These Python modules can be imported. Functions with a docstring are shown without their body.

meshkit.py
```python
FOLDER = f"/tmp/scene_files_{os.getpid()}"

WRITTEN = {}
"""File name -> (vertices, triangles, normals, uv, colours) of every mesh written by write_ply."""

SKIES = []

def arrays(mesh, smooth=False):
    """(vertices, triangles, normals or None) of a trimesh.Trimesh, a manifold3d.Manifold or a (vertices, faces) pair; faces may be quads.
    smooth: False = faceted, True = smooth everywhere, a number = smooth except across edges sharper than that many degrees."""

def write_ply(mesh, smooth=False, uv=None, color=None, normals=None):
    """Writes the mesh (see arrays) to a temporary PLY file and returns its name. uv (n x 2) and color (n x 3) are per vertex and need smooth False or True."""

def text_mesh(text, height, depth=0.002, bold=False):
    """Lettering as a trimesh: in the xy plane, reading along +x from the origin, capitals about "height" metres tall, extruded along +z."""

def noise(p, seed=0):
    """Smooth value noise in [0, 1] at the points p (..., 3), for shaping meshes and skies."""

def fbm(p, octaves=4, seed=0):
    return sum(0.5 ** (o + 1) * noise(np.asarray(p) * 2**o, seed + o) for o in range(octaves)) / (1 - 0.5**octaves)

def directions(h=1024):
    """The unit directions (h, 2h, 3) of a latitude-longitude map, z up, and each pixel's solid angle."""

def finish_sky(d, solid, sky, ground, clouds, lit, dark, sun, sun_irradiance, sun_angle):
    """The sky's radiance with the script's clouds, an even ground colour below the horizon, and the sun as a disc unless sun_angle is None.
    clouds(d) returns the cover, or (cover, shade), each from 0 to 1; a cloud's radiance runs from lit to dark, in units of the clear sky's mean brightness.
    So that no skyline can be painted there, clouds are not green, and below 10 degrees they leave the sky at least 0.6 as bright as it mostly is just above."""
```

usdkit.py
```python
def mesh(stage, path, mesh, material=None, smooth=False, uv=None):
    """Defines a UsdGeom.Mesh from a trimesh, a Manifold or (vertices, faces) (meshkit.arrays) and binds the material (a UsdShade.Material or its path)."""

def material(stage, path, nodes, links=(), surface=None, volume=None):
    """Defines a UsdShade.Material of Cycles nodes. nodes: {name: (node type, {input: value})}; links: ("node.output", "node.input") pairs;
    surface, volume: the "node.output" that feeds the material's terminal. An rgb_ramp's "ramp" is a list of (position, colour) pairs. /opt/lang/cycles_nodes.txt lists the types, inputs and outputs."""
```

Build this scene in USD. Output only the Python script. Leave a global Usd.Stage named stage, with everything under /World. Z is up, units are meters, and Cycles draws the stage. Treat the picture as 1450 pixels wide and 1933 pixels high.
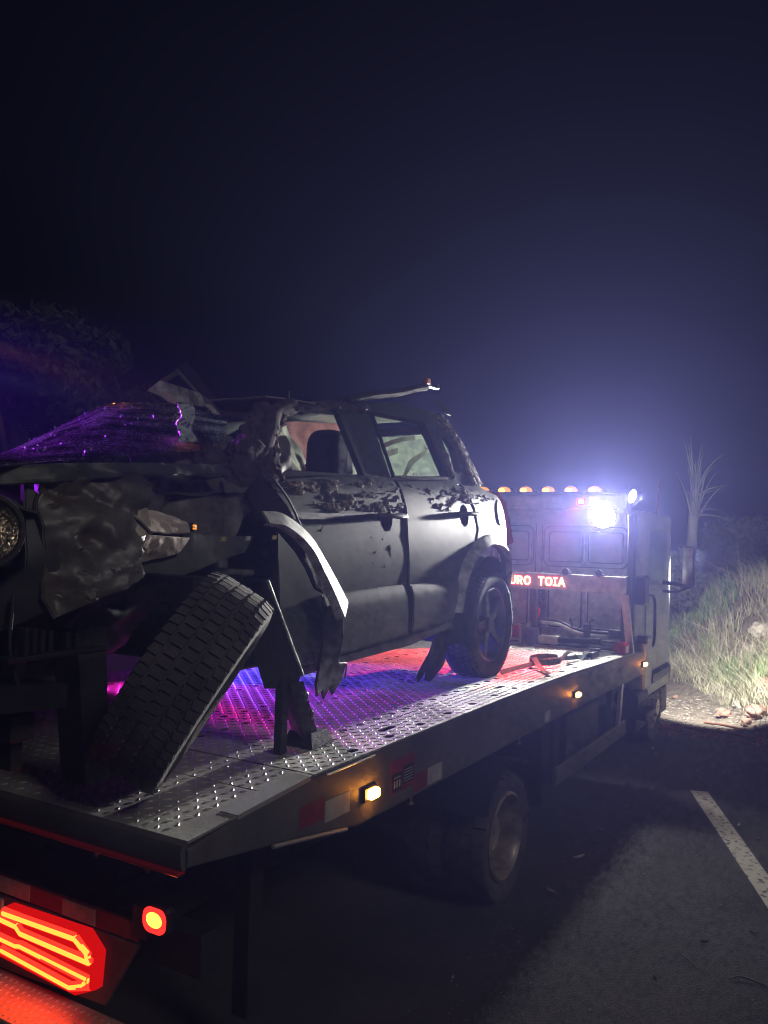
import math, random
import numpy as np, trimesh, usdkit, meshkit
import manifold3d as m3
from manifold3d import Manifold, CrossSection, JoinType
from pxr import Usd, UsdGeom, UsdLux, UsdShade, Gf, Sdf

PI = math.pi
rng = np.random.default_rng(7)
random.seed(7)
stage = Usd.Stage.CreateInMemory()
UsdGeom.SetStageUpAxis(stage, 'Z'); UsdGeom.SetStageMetersPerUnit(stage, 1.0)
stage.DefinePrim('/World', 'Xform'); stage.DefinePrim('/World/Looks', 'Scope')

# ------------------------------------------------------------------ camera
FPX, PW, PH = 1580.0, 1450.0, 1933.0
yaw, pitch, roll = math.atan(918 / 1580), math.atan(45.2 / 1580), math.radians(1.6)
EYE = np.array([0, 0, 1.95])
Fw = np.array([math.cos(yaw) * math.cos(pitch), math.sin(yaw) * math.cos(pitch), math.sin(pitch)])
R0 = np.array([math.sin(yaw), -math.cos(yaw), 0.0]); U0 = np.cross(R0, Fw)
Rt = math.cos(roll) * R0 + math.sin(roll) * U0
Up = -math.sin(roll) * R0 + math.cos(roll) * U0
cam = UsdGeom.Camera.Define(stage, '/World/camera')
cam.CreateHorizontalApertureAttr(26.0); cam.CreateVerticalApertureAttr(26.0 * 4 / 3)
cam.CreateFocalLengthAttr(26.0 * FPX / PW)
cam.AddTransformOp().Set(Gf.Matrix4d(*Rt, 0, *Up, 0, *(-Fw), 0, *EYE, 1))
cam.CreateExposureAttr(0.0)

# ------------------------------------------------------------------ night sky
usdkit.material(stage, '/World/Looks/night_sky', {
    's': ('sky_texture', {'sky_type': 'single_scattering', 'sun_disc': False, 'sun_elevation': -0.03, 'sun_rotation': 2.2}),
    'b': ('background_shader', {'strength': 0.0003})}, [('s.color', 'b.color')], surface='b.background')
dome = UsdLux.DomeLight.Define(stage, '/World/sky')
dome.GetPrim().SetCustomDataByKey('kind', 'structure')
UsdShade.MaterialBindingAPI.Apply(dome.GetPrim()).Bind(UsdShade.Material.Get(stage, '/World/Looks/night_sky'))

# faint fill light added from behind the camera, its source unseen
fill_light = UsdLux.DistantLight.Define(stage, '/World/fill_light')
fill_light.CreateIntensityAttr(0.105); fill_light.CreateAngleAttr(14.0); fill_light.CreateNormalizeAttr(True); fill_light.CreateColorAttr(Gf.Vec3f(1.0, .93, .86))
mz = np.array([-.22, -.74, .56]); mz /= np.linalg.norm(mz); mx = np.cross([0, 0, 1.0], mz); mx /= np.linalg.norm(mx); my = np.cross(mz, mx)
fill_light.AddTransformOp().Set(Gf.Matrix4d(*mx, 0, *my, 0, *mz, 0, 0, 0, 0, 1))

# ------------------------------------------------------------------ lamp strengths
WORK_I, BEAM_I, SIDE_I = 22.0, 420.0, 420.0
HAZE = 0.0070

# ------------------------------------------------------------------ materials
MATS = {}
def L(nodes, links, surface=None, volume=None, name=None):
    MATS[name] = usdkit.material(stage, '/World/Looks/' + name, nodes, links, surface, volume)
    return name

def mat(name, col, rough=.6, metal=0., col2=None, scale=6., detail=5., lo=.35, hi=.65, bump=0., bscale=60., rvar=0., coat=0., spec=.5, dist=.01):
    """A principled surface whose colour drifts between two values with noise, and a fine bump."""
    n = {'tc': ('geometry', {}), 'p': ('principled_bsdf', {'roughness': rough, 'metallic': metal, 'coat_weight': coat, 'specular_ior_level': spec})}
    l = []
    c2 = col2 or tuple(c * .7 for c in col)
    n['n'] = ('noise_texture', {'scale': scale, 'detail': detail, 'roughness': .6})
    n['r'] = ('rgb_ramp', {'ramp': [(0, c2), (lo, c2), (hi, col), (1, col)]})
    l += [('tc.position', 'n.vector'), ('n.fac', 'r.fac'), ('r.color', 'p.base_color')]
    if rvar:
        n['m'] = ('map_range', {'from_min': .3, 'from_max': .7, 'to_min': max(rough - rvar, .03), 'to_max': rough + rvar})
        l += [('n.fac', 'm.value'), ('m.result', 'p.roughness')]
    if bump:
        n['nb'] = ('noise_texture', {'scale': bscale, 'detail': 4.0})
        n['b'] = ('bump', {'strength': bump, 'distance': dist})
        l += [('tc.position', 'nb.vector'), ('nb.fac', 'b.height'), ('b.normal', 'p.normal')]
    return L(n, l, 'p.BSDF', name=name)

def glow(name, col, k):
    return L({'e': ('emission', {'color': col, 'strength': k})}, [], 'e.emission', name=name)

mat('deck_steel', (.60, .60, .54), .45, .5, (.40, .39, .35), 3.5, 6, .35, .62, .15, 90, .12)
mat('lug_steel', (.72, .72, .66), .38, .5, (.5, .49, .44), 3.5, 6, .3, .6)
mat('rail_paint', (.125, .120, .115), .5, .1, (.085, .082, .078), 4, 6, .4, .6, .08, 120, .1)
mat('rail_flange', (.52, .52, .49), .38, .5, (.36, .36, .33), 9, 6, .3, .6, .1, 150)
mat('cab_paint', (.50, .495, .49), .45, 0, (.46, .455, .45), 2.5, 4, .3, .7, .02, 30, .05)
mat('cab_side_paint', (.38, .40, .36), .4, 0, (.28, .29, .26), 3, 5)
mat('board_paint', (.55, .56, .50), .5, .2, (.42, .43, .38), 14, 6, .35, .6, .12, 40)
mat('dark_frame', (.035, .034, .034), .55, .2, (.02, .02, .02), 6, 5, .3, .6, .2, 60)
mat('grey_steel', (.30, .30, .29), .45, .6, (.18, .17, .16), 10, 6, .3, .6, .1, 90)
mat('dull_plastic', (.05, .045, .042), .9, 0, (.03, .028, .027), 8, 4, .3, .6, .2, 120, spec=.15)
mat('cup_black', (.008, .008, .008), .6, 0, (.006, .006, .006), 8, spec=.05)
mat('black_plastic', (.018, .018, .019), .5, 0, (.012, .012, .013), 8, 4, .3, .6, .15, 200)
mat('rubber', (.030, .029, .028), .75, 0, (.017, .017, .017), 12, 5, .35, .65, .25, 140)
mat('dusty_rubber', (.085, .074, .066), .85, 0, (.040, .036, .033), 9, 6, .35, .65, .3, 120)
mat('suv_paint', (.074, .085, .080), .42, 0, (.066, .075, .071), 3.0, 5, .35, .7, .02, 18, .05, spec=.17)
mat('suv_paint_dusty', (.12, .125, .115), .6, 0, (.08, .084, .08), 5, 7, .35, .65, .10, 40, .1, spec=.2)
mat('cladding', (.115, .12, .11), .55, 0, (.085, .09, .083), 7, 6, .35, .65, .05, 200, .08, spec=.15)
mat('flare_plastic', (.48, .49, .44), .55, 0, (.13, .135, .125), 12, 6, .35, .6, .2, 160)
mat('torn_plastic', (.125, .12, .105), .6, 0, (.065, .062, .055), 6, 7, .35, .65, .25, 22, .1)
mat('crease_metal', (.62, .54, .46), .45, .1, (.36, .30, .26), 9, 6, .3, .65, .15, 60)
mat('mud', (.30, .27, .21), .9, 0, (.075, .062, .048), 30, 7, .35, .65, .6, 160)
mat('dark_mud', (.080, .062, .052), .9, 0, (.035, .028, .025), 22, 7, .35, .65, .6, 140)
mat('red_mud', (.17, .12, .10), .9, 0, (.09, .06, .055), 26, 7, .35, .65, .5, 140)
mat('airbag_cloth', (.62, .58, .48), .9, 0, (.50, .45, .36), 7, 6, .35, .6, .3, 40)
L({'tc': ('geometry', {}), 'n': ('noise_texture', {'scale': 9.0, 'detail': 5.0}), 'r': ('rgb_ramp', {'ramp': [(.3, (.50, .45, .34)), (.65, (.70, .66, .54))]}), 'd': ('diffuse_bsdf', {}), 't': ('translucent_bsdf', {}), 'm': ('mix_closure', {'fac': .6})}, [('tc.position', 'n.vector'), ('n.fac', 'r.fac'), ('r.color', 'd.color'), ('r.color', 't.color'), ('d.BSDF', 'm.closure1'), ('t.BSDF', 'm.closure2')], 'm.closure', name='thin_trim')
mat('red_cloth', (.42, .13, .11), .9, 0, (.30, .09, .08), 6, 5, .35, .6, .2, 60)
mat('orange_trim', (.60, .20, .08), .6, 0, (.40, .12, .05), 5, 5)
mat('seat_fabric', (.028, .030, .036), .9, 0, (.018, .02, .024), 20, 5, .35, .6, .2, 300)
mat('headliner', (.40, .36, .29), .9, 0, (.30, .26, .21), 6, 5)
mat('chrome', (.75, .75, .75), .12, 1.0, (.6, .6, .6), 8)
mat('alloy', (.16, .16, .165), .4, .7, (.09, .09, .09), 9, 5, .3, .6)
mat('truck_rim', (.40, .34, .28), .38, .55, (.22, .18, .15), 10, 6, .3, .62, .1, 60)
mat('red_plastic', (.45, .02, .02), .2, 0, (.38, .015, .015), 5)
mat('blue_paint', (.06, .09, .22), .4, 0, (.04, .06, .15), 6)
mat('red_hose', (.6, .03, .03), .4, 0, (.5, .02, .02), 6)
mat('sticker_white', (.42, .41, .38), .5, 0, (.30, .29, .27), 20)
mat('sticker_red', (.22, .03, .035), .45, 0, (.16, .02, .025), 12)
mat('sticker_black', (.02, .02, .02), .5, 0, (.015, .015, .015), 12)
mat('sticker_yellow', (.55, .42, .05), .5, 0, (.4, .3, .04), 12)
mat('strap_web', (.16, .19, .15), .85, 0, (.10, .12, .09), 40, 5, .35, .6, .3, 300)
L({'tc': ('geometry', {}), 'n': ('noise_texture', {'scale': 170.0, 'detail': 8.0, 'roughness': .7}), 'v': ('voronoi_texture', {'scale': 95.0}), 'st': ('noise_texture', {'scale': 1.1, 'detail': 6.0, 'roughness': .65}),
   'r': ('rgb_ramp', {'ramp': [(0, (.026, .026, .025)), (.42, (.030, .030, .029)), (.66, (.066, .064, .060)), (.8, (.13, .125, .115)), (1, (.14, .135, .125))]}), 'rs': ('rgb_ramp', {'ramp': [(0, (.55, .55, .56)), (.38, (.7, .7, .7)), (.6, (1.15, 1.12, 1.08)), (1, (1.2, 1.18, 1.12))]}),
   'x': ('mix', {'mix_type': 'multiply', 'fac': 1.0}), 'sm': ('math', {'math_type': 'add'}), 'b': ('bump', {'strength': .9, 'distance': .006}), 'p': ('principled_bsdf', {'roughness': .85})},
  [('tc.position', 'n.vector'), ('tc.position', 'v.vector'), ('tc.position', 'st.vector'), ('n.fac', 'r.fac'), ('st.fac', 'rs.fac'), ('r.color', 'x.color1'), ('rs.color', 'x.color2'), ('x.color', 'p.base_color'), ('n.fac', 'sm.value1'), ('v.distance', 'sm.value2'), ('sm.value', 'b.height'), ('b.normal', 'p.normal')], 'p.BSDF', name='asphalt')
mat('road_paint', (.50, .47, .40), .8, 0, (.08, .075, .07), 26, 7, .36, .46, .4, 150)
mat('gravel_soil', (.17, .145, .11), .95, 0, (.08, .066, .052), 9, 8, .35, .65, .8, 60, dist=.02)
mat('straw', (.46, .44, .30), .8, 0, (.24, .23, .15), 2.2, 5)
mat('green_blade', (.17, .29, .09), .7, 0, (.08, .14, .05), 3, 4)
mat('twig', (.20, .16, .12), .85, 0, (.13, .10, .08), 9)
mat('red_chip', (.34, .15, .10), .9, 0, (.22, .09, .06), 9)
mat('stone', (.34, .31, .26), .9, 0, (.22, .19, .16), 8, 7, .35, .65, .5, 40)
mat('brown_stone', (.26, .16, .12), .9, 0, (.17, .11, .08), 8, 7, .35, .65, .5, 40)
mat('palm_bark', (.13, .12, .105), .9, 0, (.065, .06, .052), 5, 6, .35, .65, .6, 25)
mat('palm_leaf', (.065, .07, .05), .7, 0, (.045, .05, .035), 4)
mat('leaf_dark', (.030, .036, .02), .8, 0, (.03, .037, .022), 1.2, 4)
mat('bark', (.10, .08, .06), .9, 0, (.06, .05, .04), 6)
mat('dry_leaf', (.40, .36, .30), .8, 0, (.3, .27, .22), 20)
glow('work_lamp_light', (1.0, .98, .94), WORK_I / (PI * .104 ** 2))
glow('side_lamp_light', (1.0, .98, .92), 22.0)
glow('amber_core', (1.0, .36, .03), 7.0)
glow('amber_lens', (1.0, .36, .015), 1.15)
glow('marker_core', (1.0, .34, .03), 55.0)
glow('marker_lens', (1.0, .45, .02), 3.0)
glow('red_core', (1.0, .22, .10), 16.0)
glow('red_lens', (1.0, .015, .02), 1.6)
glow('tail_bar', (1.0, .09, .010), 9.0)
glow('tail_field', (1.0, .006, .005), .62)
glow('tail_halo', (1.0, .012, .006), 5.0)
glow('rear_core', (1.0, .13, .015), 12.0)
glow('letter_light', (1.0, .42, .22), 6.5)
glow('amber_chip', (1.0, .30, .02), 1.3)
glow('rear_red', (1.0, .02, .015), 2.5)
L({'t': ('transparent_bsdf', {'color': (.82, .88, .84)}), 'g': ('glossy_bsdf', {'roughness': .06, 'color': (.9, .95, .92)}),
   'f': ('layer_weight', {'blend': .5}), 'pw': ('math', {'math_type': 'power', 'value2': 5.0}), 'k': ('math', {'math_type': 'multiply_add', 'value2': .45, 'value3': .03}), 'm': ('mix_closure', {})},
  [('f.facing', 'pw.value1'), ('pw.value', 'k.value1'), ('k.value', 'm.fac'), ('t.BSDF', 'm.closure1'), ('g.BSDF', 'm.closure2')], 'm.closure', name='window_glass')
L({'t': ('transparent_bsdf', {'color': (.7, .8, .74)}), 'tc': ('geometry', {}), 'n': ('noise_texture', {'scale': 22.0, 'detail': 5.0}), 'd': ('translucent_bsdf', {'color': (.15, .165, .125)}), 'r': ('map_range', {'from_min': .35, 'from_max': .7, 'to_min': .30, 'to_max': .75}), 'm': ('mix_closure', {})},
  [('tc.position', 'n.vector'), ('n.fac', 'r.value'), ('r.result', 'm.fac'), ('t.BSDF', 'm.closure1'), ('d.BSDF', 'm.closure2')], 'm.closure', name='dusty_glass')
# crazed safety glass: fine cells that scatter what shines through them, a few of them sparkling
L({'tc': ('geometry', {}), 'v': ('voronoi_texture', {'scale': 210.0, 'feature': 'f1'}), 'w': ('noise_texture', {'scale': 2.4, 'detail': 6.0, 'roughness': .6, 'distortion': .4}), 'mp': ('mapping', {'mapping_type': 'point', 'rotation': (0, .42, .42), 'scale': (1.1, 9.0, 9.0)}),
   'b': ('bump', {'strength': .25, 'distance': .006}), 'r': ('rgb_ramp', {'ramp': [(0, (.28, .29, .29)), (.74, (.36, .38, .37)), (.88, (1, 1, 1)), (1, (1, 1, 1))]}),
   'r2': ('rgb_ramp', {'ramp': [(0, (.18, .18, .18)), (.38, (.28, .28, .28)), (.55, (1, 1, 1)), (1, (1, 1, 1))]}), 'x': ('mix', {'mix_type': 'multiply', 'fac': 1.0}),
   't': ('translucent_bsdf', {}), 'g': ('glossy_bsdf', {'roughness': .16, 'color': (.6, .62, .6)}), 'm': ('mix_closure', {'fac': .2}), 'sp': ('separate_color', {})},
  [('tc.position', 'v.vector'), ('tc.position', 'mp.vector'), ('mp.vector', 'w.vector'), ('v.distance', 'b.height'), ('v.color', 'sp.color'), ('sp.r', 'r.fac'), ('w.fac', 'r2.fac'), ('r.color', 'x.color1'), ('r2.color', 'x.color2'), ('x.color', 't.color'),
   ('b.normal', 'g.normal'), ('t.BSDF', 'm.closure1'), ('g.BSDF', 'm.closure2')], 'm.closure', name='crazed_glass')
L({'tc': ('geometry', {}), 'v': ('voronoi_texture', {'scale': 55.0}), 'b': ('bump', {'strength': 1.0, 'distance': .03}),
   'p': ('principled_bsdf', {'base_color': (.62, .80, .72), 'roughness': .25, 'transmission_weight': .25})},
  [('tc.position', 'v.vector'), ('v.distance', 'b.height'), ('b.normal', 'p.normal')], 'p.BSDF', name='shard_glass')
L({'tc': ('geometry', {}), 'v': ('voronoi_texture', {'scale': 70.0}), 'b': ('bump', {'strength': 1.0, 'distance': .03}),
   'p': ('principled_bsdf', {'base_color': (.85, .78, .65), 'roughness': .1, 'metallic': 1.0})},
  [('tc.position', 'v.vector'), ('v.distance', 'b.height'), ('b.normal', 'p.normal')], 'p.BSDF', name='headlamp_reflector')
L({'v': ('principled_volume', {'color': (.34, .36, 1.0), 'density': HAZE, 'anisotropy': .64})}, [], volume='v.volume', name='haze_air')

L({'tc': ('geometry', {}), 'mp': ('mapping', {'mapping_type': 'point', 'scale': (5.0, 5.0, 26.0), 'rotation': (0, .12, 0)}), 'n': ('noise_texture', {'scale': 2.2, 'detail': 9.0, 'roughness': .72, 'distortion': 1.2}), 'n2': ('noise_texture', {'scale': 5.0, 'detail': 7.0, 'roughness': .65}),
   'r': ('rgb_ramp', {'ramp': [(0, (.10, .095, .085)), (.56, (.125, .12, .105)), (.66, (.17, .16, .14)), (.74, (.34, .32, .28)), (1, (.36, .34, .30))]}), 'r2': ('rgb_ramp', {'ramp': [(0, (.45, .30, .25)), (.36, (.6, .48, .42)), (.5, (1, 1, 1)), (1, (1, 1, 1))]}),
   'x': ('mix', {'mix_type': 'multiply', 'fac': 1.0}), 'b': ('bump', {'strength': .35, 'distance': .01}), 'p': ('principled_bsdf', {'roughness': .45})},
  [('tc.position', 'mp.vector'), ('mp.vector', 'n.vector'), ('tc.position', 'n2.vector'), ('n.fac', 'r.fac'), ('n2.fac', 'r2.fac'), ('r.color', 'x.color1'), ('r2.color', 'x.color2'), ('x.color', 'p.base_color'), ('n2.fac', 'b.height'), ('b.normal', 'p.normal')], 'p.BSDF', name='scraped_plastic')

# ------------------------------------------------------------------ prim helpers
USED, LOC = {}, {}
def numbered(parent, name):
    k = (parent, name); n = USED.get(k, 0); USED[k] = n + 1
    return f'{parent}/{name}' if n == 0 else f'{parent}/{name}_{n:03d}'
def tag(p, label=None, cat=None, group=None, kind=None):
    for k, v in (('label', label), ('category', cat), ('group', group), ('kind', kind)):
        if v: p.SetCustomDataByKey(k, v)
    return p
def thing(name, label, cat, loc=(0, 0, 0), group=None, kind=None):
    path = numbered('/World', name)
    x = UsdGeom.Xform.Define(stage, path); x.AddTranslateOp().Set(Gf.Vec3d(*map(float, loc)))
    LOC[path] = np.array(loc, float)
    return tag(x.GetPrim(), label, cat, group, kind)
def obj(name, mesh, m, parent=None, smooth=False, label=None, cat=None, group=None, kind=None):
    """One Mesh; vertices in world coordinates, stored relative to the thing it belongs to."""
    pp = '/World' if parent is None else str(parent.GetPath())
    path = numbered(pp, name)
    v, f, n = meshkit.arrays(mesh, smooth)
    top = '/'.join(pp.split('/')[:3])
    v = v - LOC.get(top, np.zeros(3))
    g = UsdGeom.Mesh.Define(stage, path)
    from pxr import Vt
    g.CreatePointsAttr(Vt.Vec3fArray.FromNumpy(v.astype(np.float32)))
    g.CreateFaceVertexCountsAttr(Vt.IntArray.FromNumpy(np.full(len(f), 3, np.int32)))
    g.CreateFaceVertexIndicesAttr(Vt.IntArray.FromNumpy(f.astype(np.int32).ravel()))
    g.CreateSubdivisionSchemeAttr('none')
    if n is not None:
        g.CreateNormalsAttr(Vt.Vec3fArray.FromNumpy(n.astype(np.float32))); g.SetNormalsInterpolation('vertex')
    UsdShade.MaterialBindingAPI.Apply(g.GetPrim()).Bind(MATS[m])
    return tag(g.GetPrim(), label, cat, group, kind)

# ------------------------------------------------------------------ mesh helpers: everything is a (vertices, triangles) pair
def vf(m):
    if isinstance(m, tuple): return m
    if isinstance(m, Manifold):
        q = m.to_mesh(); return np.array(q.vert_properties[:, :3], float), np.array(q.tri_verts, int)
    return np.array(m.vertices, float), np.array(m.faces, int)
def cat(ms):
    vs, fs, o = [], [], 0
    for m in ms:
        v, f = vf(m); vs.append(v); fs.append(f + o); o += len(v)
    return np.vstack(vs), np.vstack(fs)
def box(x0, x1, y0, y1, z0, z1, b=.004):
    b = min(b, .45 * min(abs(x1 - x0), abs(y1 - y0), abs(z1 - z0)))
    x0, x1 = min(x0, x1), max(x0, x1); y0, y1 = min(y0, y1), max(y0, y1); z0, z1 = min(z0, z1), max(z0, z1)
    pts = []
    for sx in (0, 1):
        for sy in (0, 1):
            for sz in (0, 1):
                for k in range(3):
                    d = [b, b, b]; d[k] = 0
                    pts.append(((x0 + d[0], x1 - d[0])[sx], (y0 + d[1], y1 - d[1])[sy], (z0 + d[2], z1 - d[2])[sz]))
    return vf(Manifold.hull_points(np.array(pts)))
def hull(pts): return vf(Manifold.hull_points(np.array(pts, float)))
def frame_of(t):
    t = np.array(t, float); t /= np.linalg.norm(t)
    a = np.cross(t, [0, 0, 1.0]) if abs(t[2]) < .95 else np.cross(t, [1.0, 0, 0])
    a /= np.linalg.norm(a); return t, a, np.cross(t, a)
def tube(pts, r, n=8, cap=True):
    p = np.array(pts, float); k = len(p); r = np.broadcast_to(np.array(r, float), (k,))
    t = np.gradient(p, axis=0); t /= np.linalg.norm(t, axis=1)[:, None] + 1e-12
    _, a, _ = frame_of(t[0]); A = []
    for i in range(k):
        a = a - t[i] * (a @ t[i]); a /= np.linalg.norm(a) + 1e-12; A.append(a)
    A = np.array(A); B = np.cross(t, A); g = np.arange(n) * 2 * PI / n
    v = (p[:, None] + r[:, None, None] * (np.cos(g)[None, :, None] * A[:, None] + np.sin(g)[None, :, None] * B[:, None])).reshape(-1, 3)
    f = []
    for i in range(k - 1):
        for j in range(n):
            a0, a1, b0, b1 = i * n + j, i * n + (j + 1) % n, (i + 1) * n + j, (i + 1) * n + (j + 1) % n
            f += [(a0, a1, b1), (a0, b1, b0)]
    if cap:
        v = np.vstack([v, p[:1], p[-1:]]); c0, c1 = k * n, k * n + 1
        for j in range(n):
            f += [(c0, (j + 1) % n, j), (c1, (k - 1) * n + j, (k - 1) * n + (j + 1) % n)]
    return v, np.array(f)
def curve(pts, n=24):
    """A smooth line through the points (Catmull-Rom)."""
    p = np.array(pts, float); p = np.vstack([2 * p[0] - p[1], p, 2 * p[-1] - p[-2]]); out = []
    m = len(p) - 3
    for i in range(m):
        for s in np.linspace(0, 1, max(2, n // m), endpoint=False):
            a, b, c, d = p[i:i + 4]
            out.append(.5 * (2 * b + (c - a) * s + (2 * a - 5 * b + 4 * c - d) * s * s + (3 * b - a - 3 * c + d) * s ** 3))
    return np.array(out + [p[-2]])
def lathe(prof, n, center, axis, up=(0, 0, 1)):
    """prof: (radius, position along the axis) pairs, closed round."""
    t = np.array(axis, float); t /= np.linalg.norm(t)
    a = np.array(up, float); a -= t * (a @ t); a /= np.linalg.norm(a); b = np.cross(t, a)
    g = np.arange(n) * 2 * PI / n; prof = np.array(prof, float); k = len(prof)
    v = (np.array(center) + prof[:, 1][:, None, None] * t + prof[:, 0][:, None, None] * (np.cos(g)[None, :, None] * a + np.sin(g)[None, :, None] * b)).reshape(-1, 3)
    f = []
    for i in range(k):
        i2 = (i + 1) % k
        for j in range(n):
            j2 = (j + 1) % n
            f += [(i * n + j, i2 * n + j2, i * n + j2), (i * n + j, i2 * n + j, i2 * n + j2)]
    return v, np.array(f)
def cyl(p0, p1, r, n=16): return tube([p0, p1], r, n)
def disc(c, axis, r, n=24, th=.004):
    c = np.array(c, float); t, _, _ = frame_of(axis); return tube([c - t * th / 2, c + t * th / 2], r, n)
def ellip(c, rx, ry, rz, sub=2, amp=0, freq=3, seed=0):
    m = trimesh.creation.icosphere(sub, 1.0); v = np.array(m.vertices)
    if amp: v = v * (1 + amp * (meshkit.fbm(v * freq + seed * 7.1, 3, seed)[:, None] - .5) * 2)
    return v * [rx, ry, rz] + np.array(c), np.array(m.faces)
def fb(p, freq, seed=0, oct=4): return meshkit.fbm(np.asarray(p) * freq + 31.7, oct, seed) - .5
def grid_mesh(P):
    """P: (a, b, 3) points -> sheet."""
    a, b, _ = P.shape; i, j = np.meshgrid(np.arange(a - 1), np.arange(b - 1), indexing='ij')
    q = np.stack([i * b + j, (i + 1) * b + j, (i + 1) * b + j + 1, i * b + j + 1], -1).reshape(-1, 4)
    return P.reshape(-1, 3), np.vstack([q[:, [0, 1, 2]], q[:, [0, 2, 3]]])
def slab(P, N, th):
    """A sheet of points made into a closed slab of thickness th along -N."""
    a, b, _ = P.shape; v, f = grid_mesh(P); k = len(v)
    v2 = (P - N * th).reshape(-1, 3); rim = [i * b for i in range(a)] + [(a - 1) * b + j for j in range(1, b)] + [i * b + b - 1 for i in range(a - 2, -1, -1)] + [j for j in range(b - 2, 0, -1)]
    s = []
    for i in range(len(rim)):
        p, q = rim[i], rim[(i + 1) % len(rim)]; s += [(p, p + k, q + k), (p, q + k, q)]
    return np.vstack([v, v2]), np.vstack([f, f[:, ::-1] + k, np.array(s)])
def extr(poly, th, holes=(), res=None, bev=.0):
    cs = CrossSection([np.array(poly, float)], m3.FillRule.NonZero)
    for h in holes: cs = cs - CrossSection([np.array(h, float)], m3.FillRule.NonZero)
    m = Manifold.extrude(cs, th)
    if bev:
        m = Manifold.extrude(cs, th - bev) + Manifold.extrude(cs.offset(-bev, JoinType.Miter), th)
    if res: m = m.refine_to_length(res)
    return m
def place(m, o, ex, ey, ez):
    v, f = vf(m); return np.array(o) + v[:, :1] * np.array(ex) + v[:, 1:2] * np.array(ey) + v[:, 2:3] * np.array(ez), f
XZ = dict(ex=(1, 0, 0), ey=(0, 0, 1), ez=(0, -1, 0))       # drawn on a wall facing -y
YZ = dict(ex=(0, -1, 0), ey=(0, 0, 1), ez=(-1, 0, 0))      # drawn on a wall facing -x, reading left to right
def rrect(x0, x1, y0, y1, r, n=5):
    out = []
    for cx, cy, a in ((x1 - r, y1 - r, 0), (x0 + r, y1 - r, 90), (x0 + r, y0 + r, 180), (x1 - r, y0 + r, 270)):
        for k in range(n + 1):
            g = math.radians(a + 90 * k / n); out.append((cx + r * math.cos(g), cy + r * math.sin(g)))
    return out
def ribbon(pts, side, w, th=.003):
    p = np.array(pts, float); s = np.array(side, float)
    s = np.broadcast_to(s, p.shape); t = np.gradient(p, axis=0); n = np.cross(s, t); n /= np.linalg.norm(n, axis=1)[:, None] + 1e-9
    P = np.stack([p - s * w / 2, p + s * w / 2], 1); return slab(P, np.stack([n, n], 1), th)

# ------------------------------------------------------------------ ground
GZ = -0.09
FA, FN = np.array([11.6, 2.2]), np.array([.503, -.864])     # foot of the bank: a point on it and the direction up the bank
def bank_h(x, y):
    d = (np.asarray(x) - FA[0]) * FN[0] + (np.asarray(y) - FA[1]) * FN[1]
    s = np.clip((d + .2) / 2.6, 0, 1); s = s * s * (3 - 2 * s)
    p = np.stack([np.asarray(x), np.asarray(y), np.zeros_like(np.asarray(x, float))], -1)
    rise = 1.45 * s + .35 * s * fb(p, .8, 3) + .22 * np.clip((d + .1) * 2, 0, 1) * fb(p, 2.6, 5)
    far = np.clip((np.hypot(x, y) - 22) / 40, 0, 1)
    return GZ - .012 + rise + np.clip((d + 1.2) * .6, 0, 1) * .05 * fb(p, 5, 9) + 0 * far
xs = np.concatenate([np.linspace(-30, -4, 12), np.linspace(-3, 6, 19), np.arange(6.2, 20, .14), np.linspace(20.5, 40, 30), np.linspace(42, 60, 8)])
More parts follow.
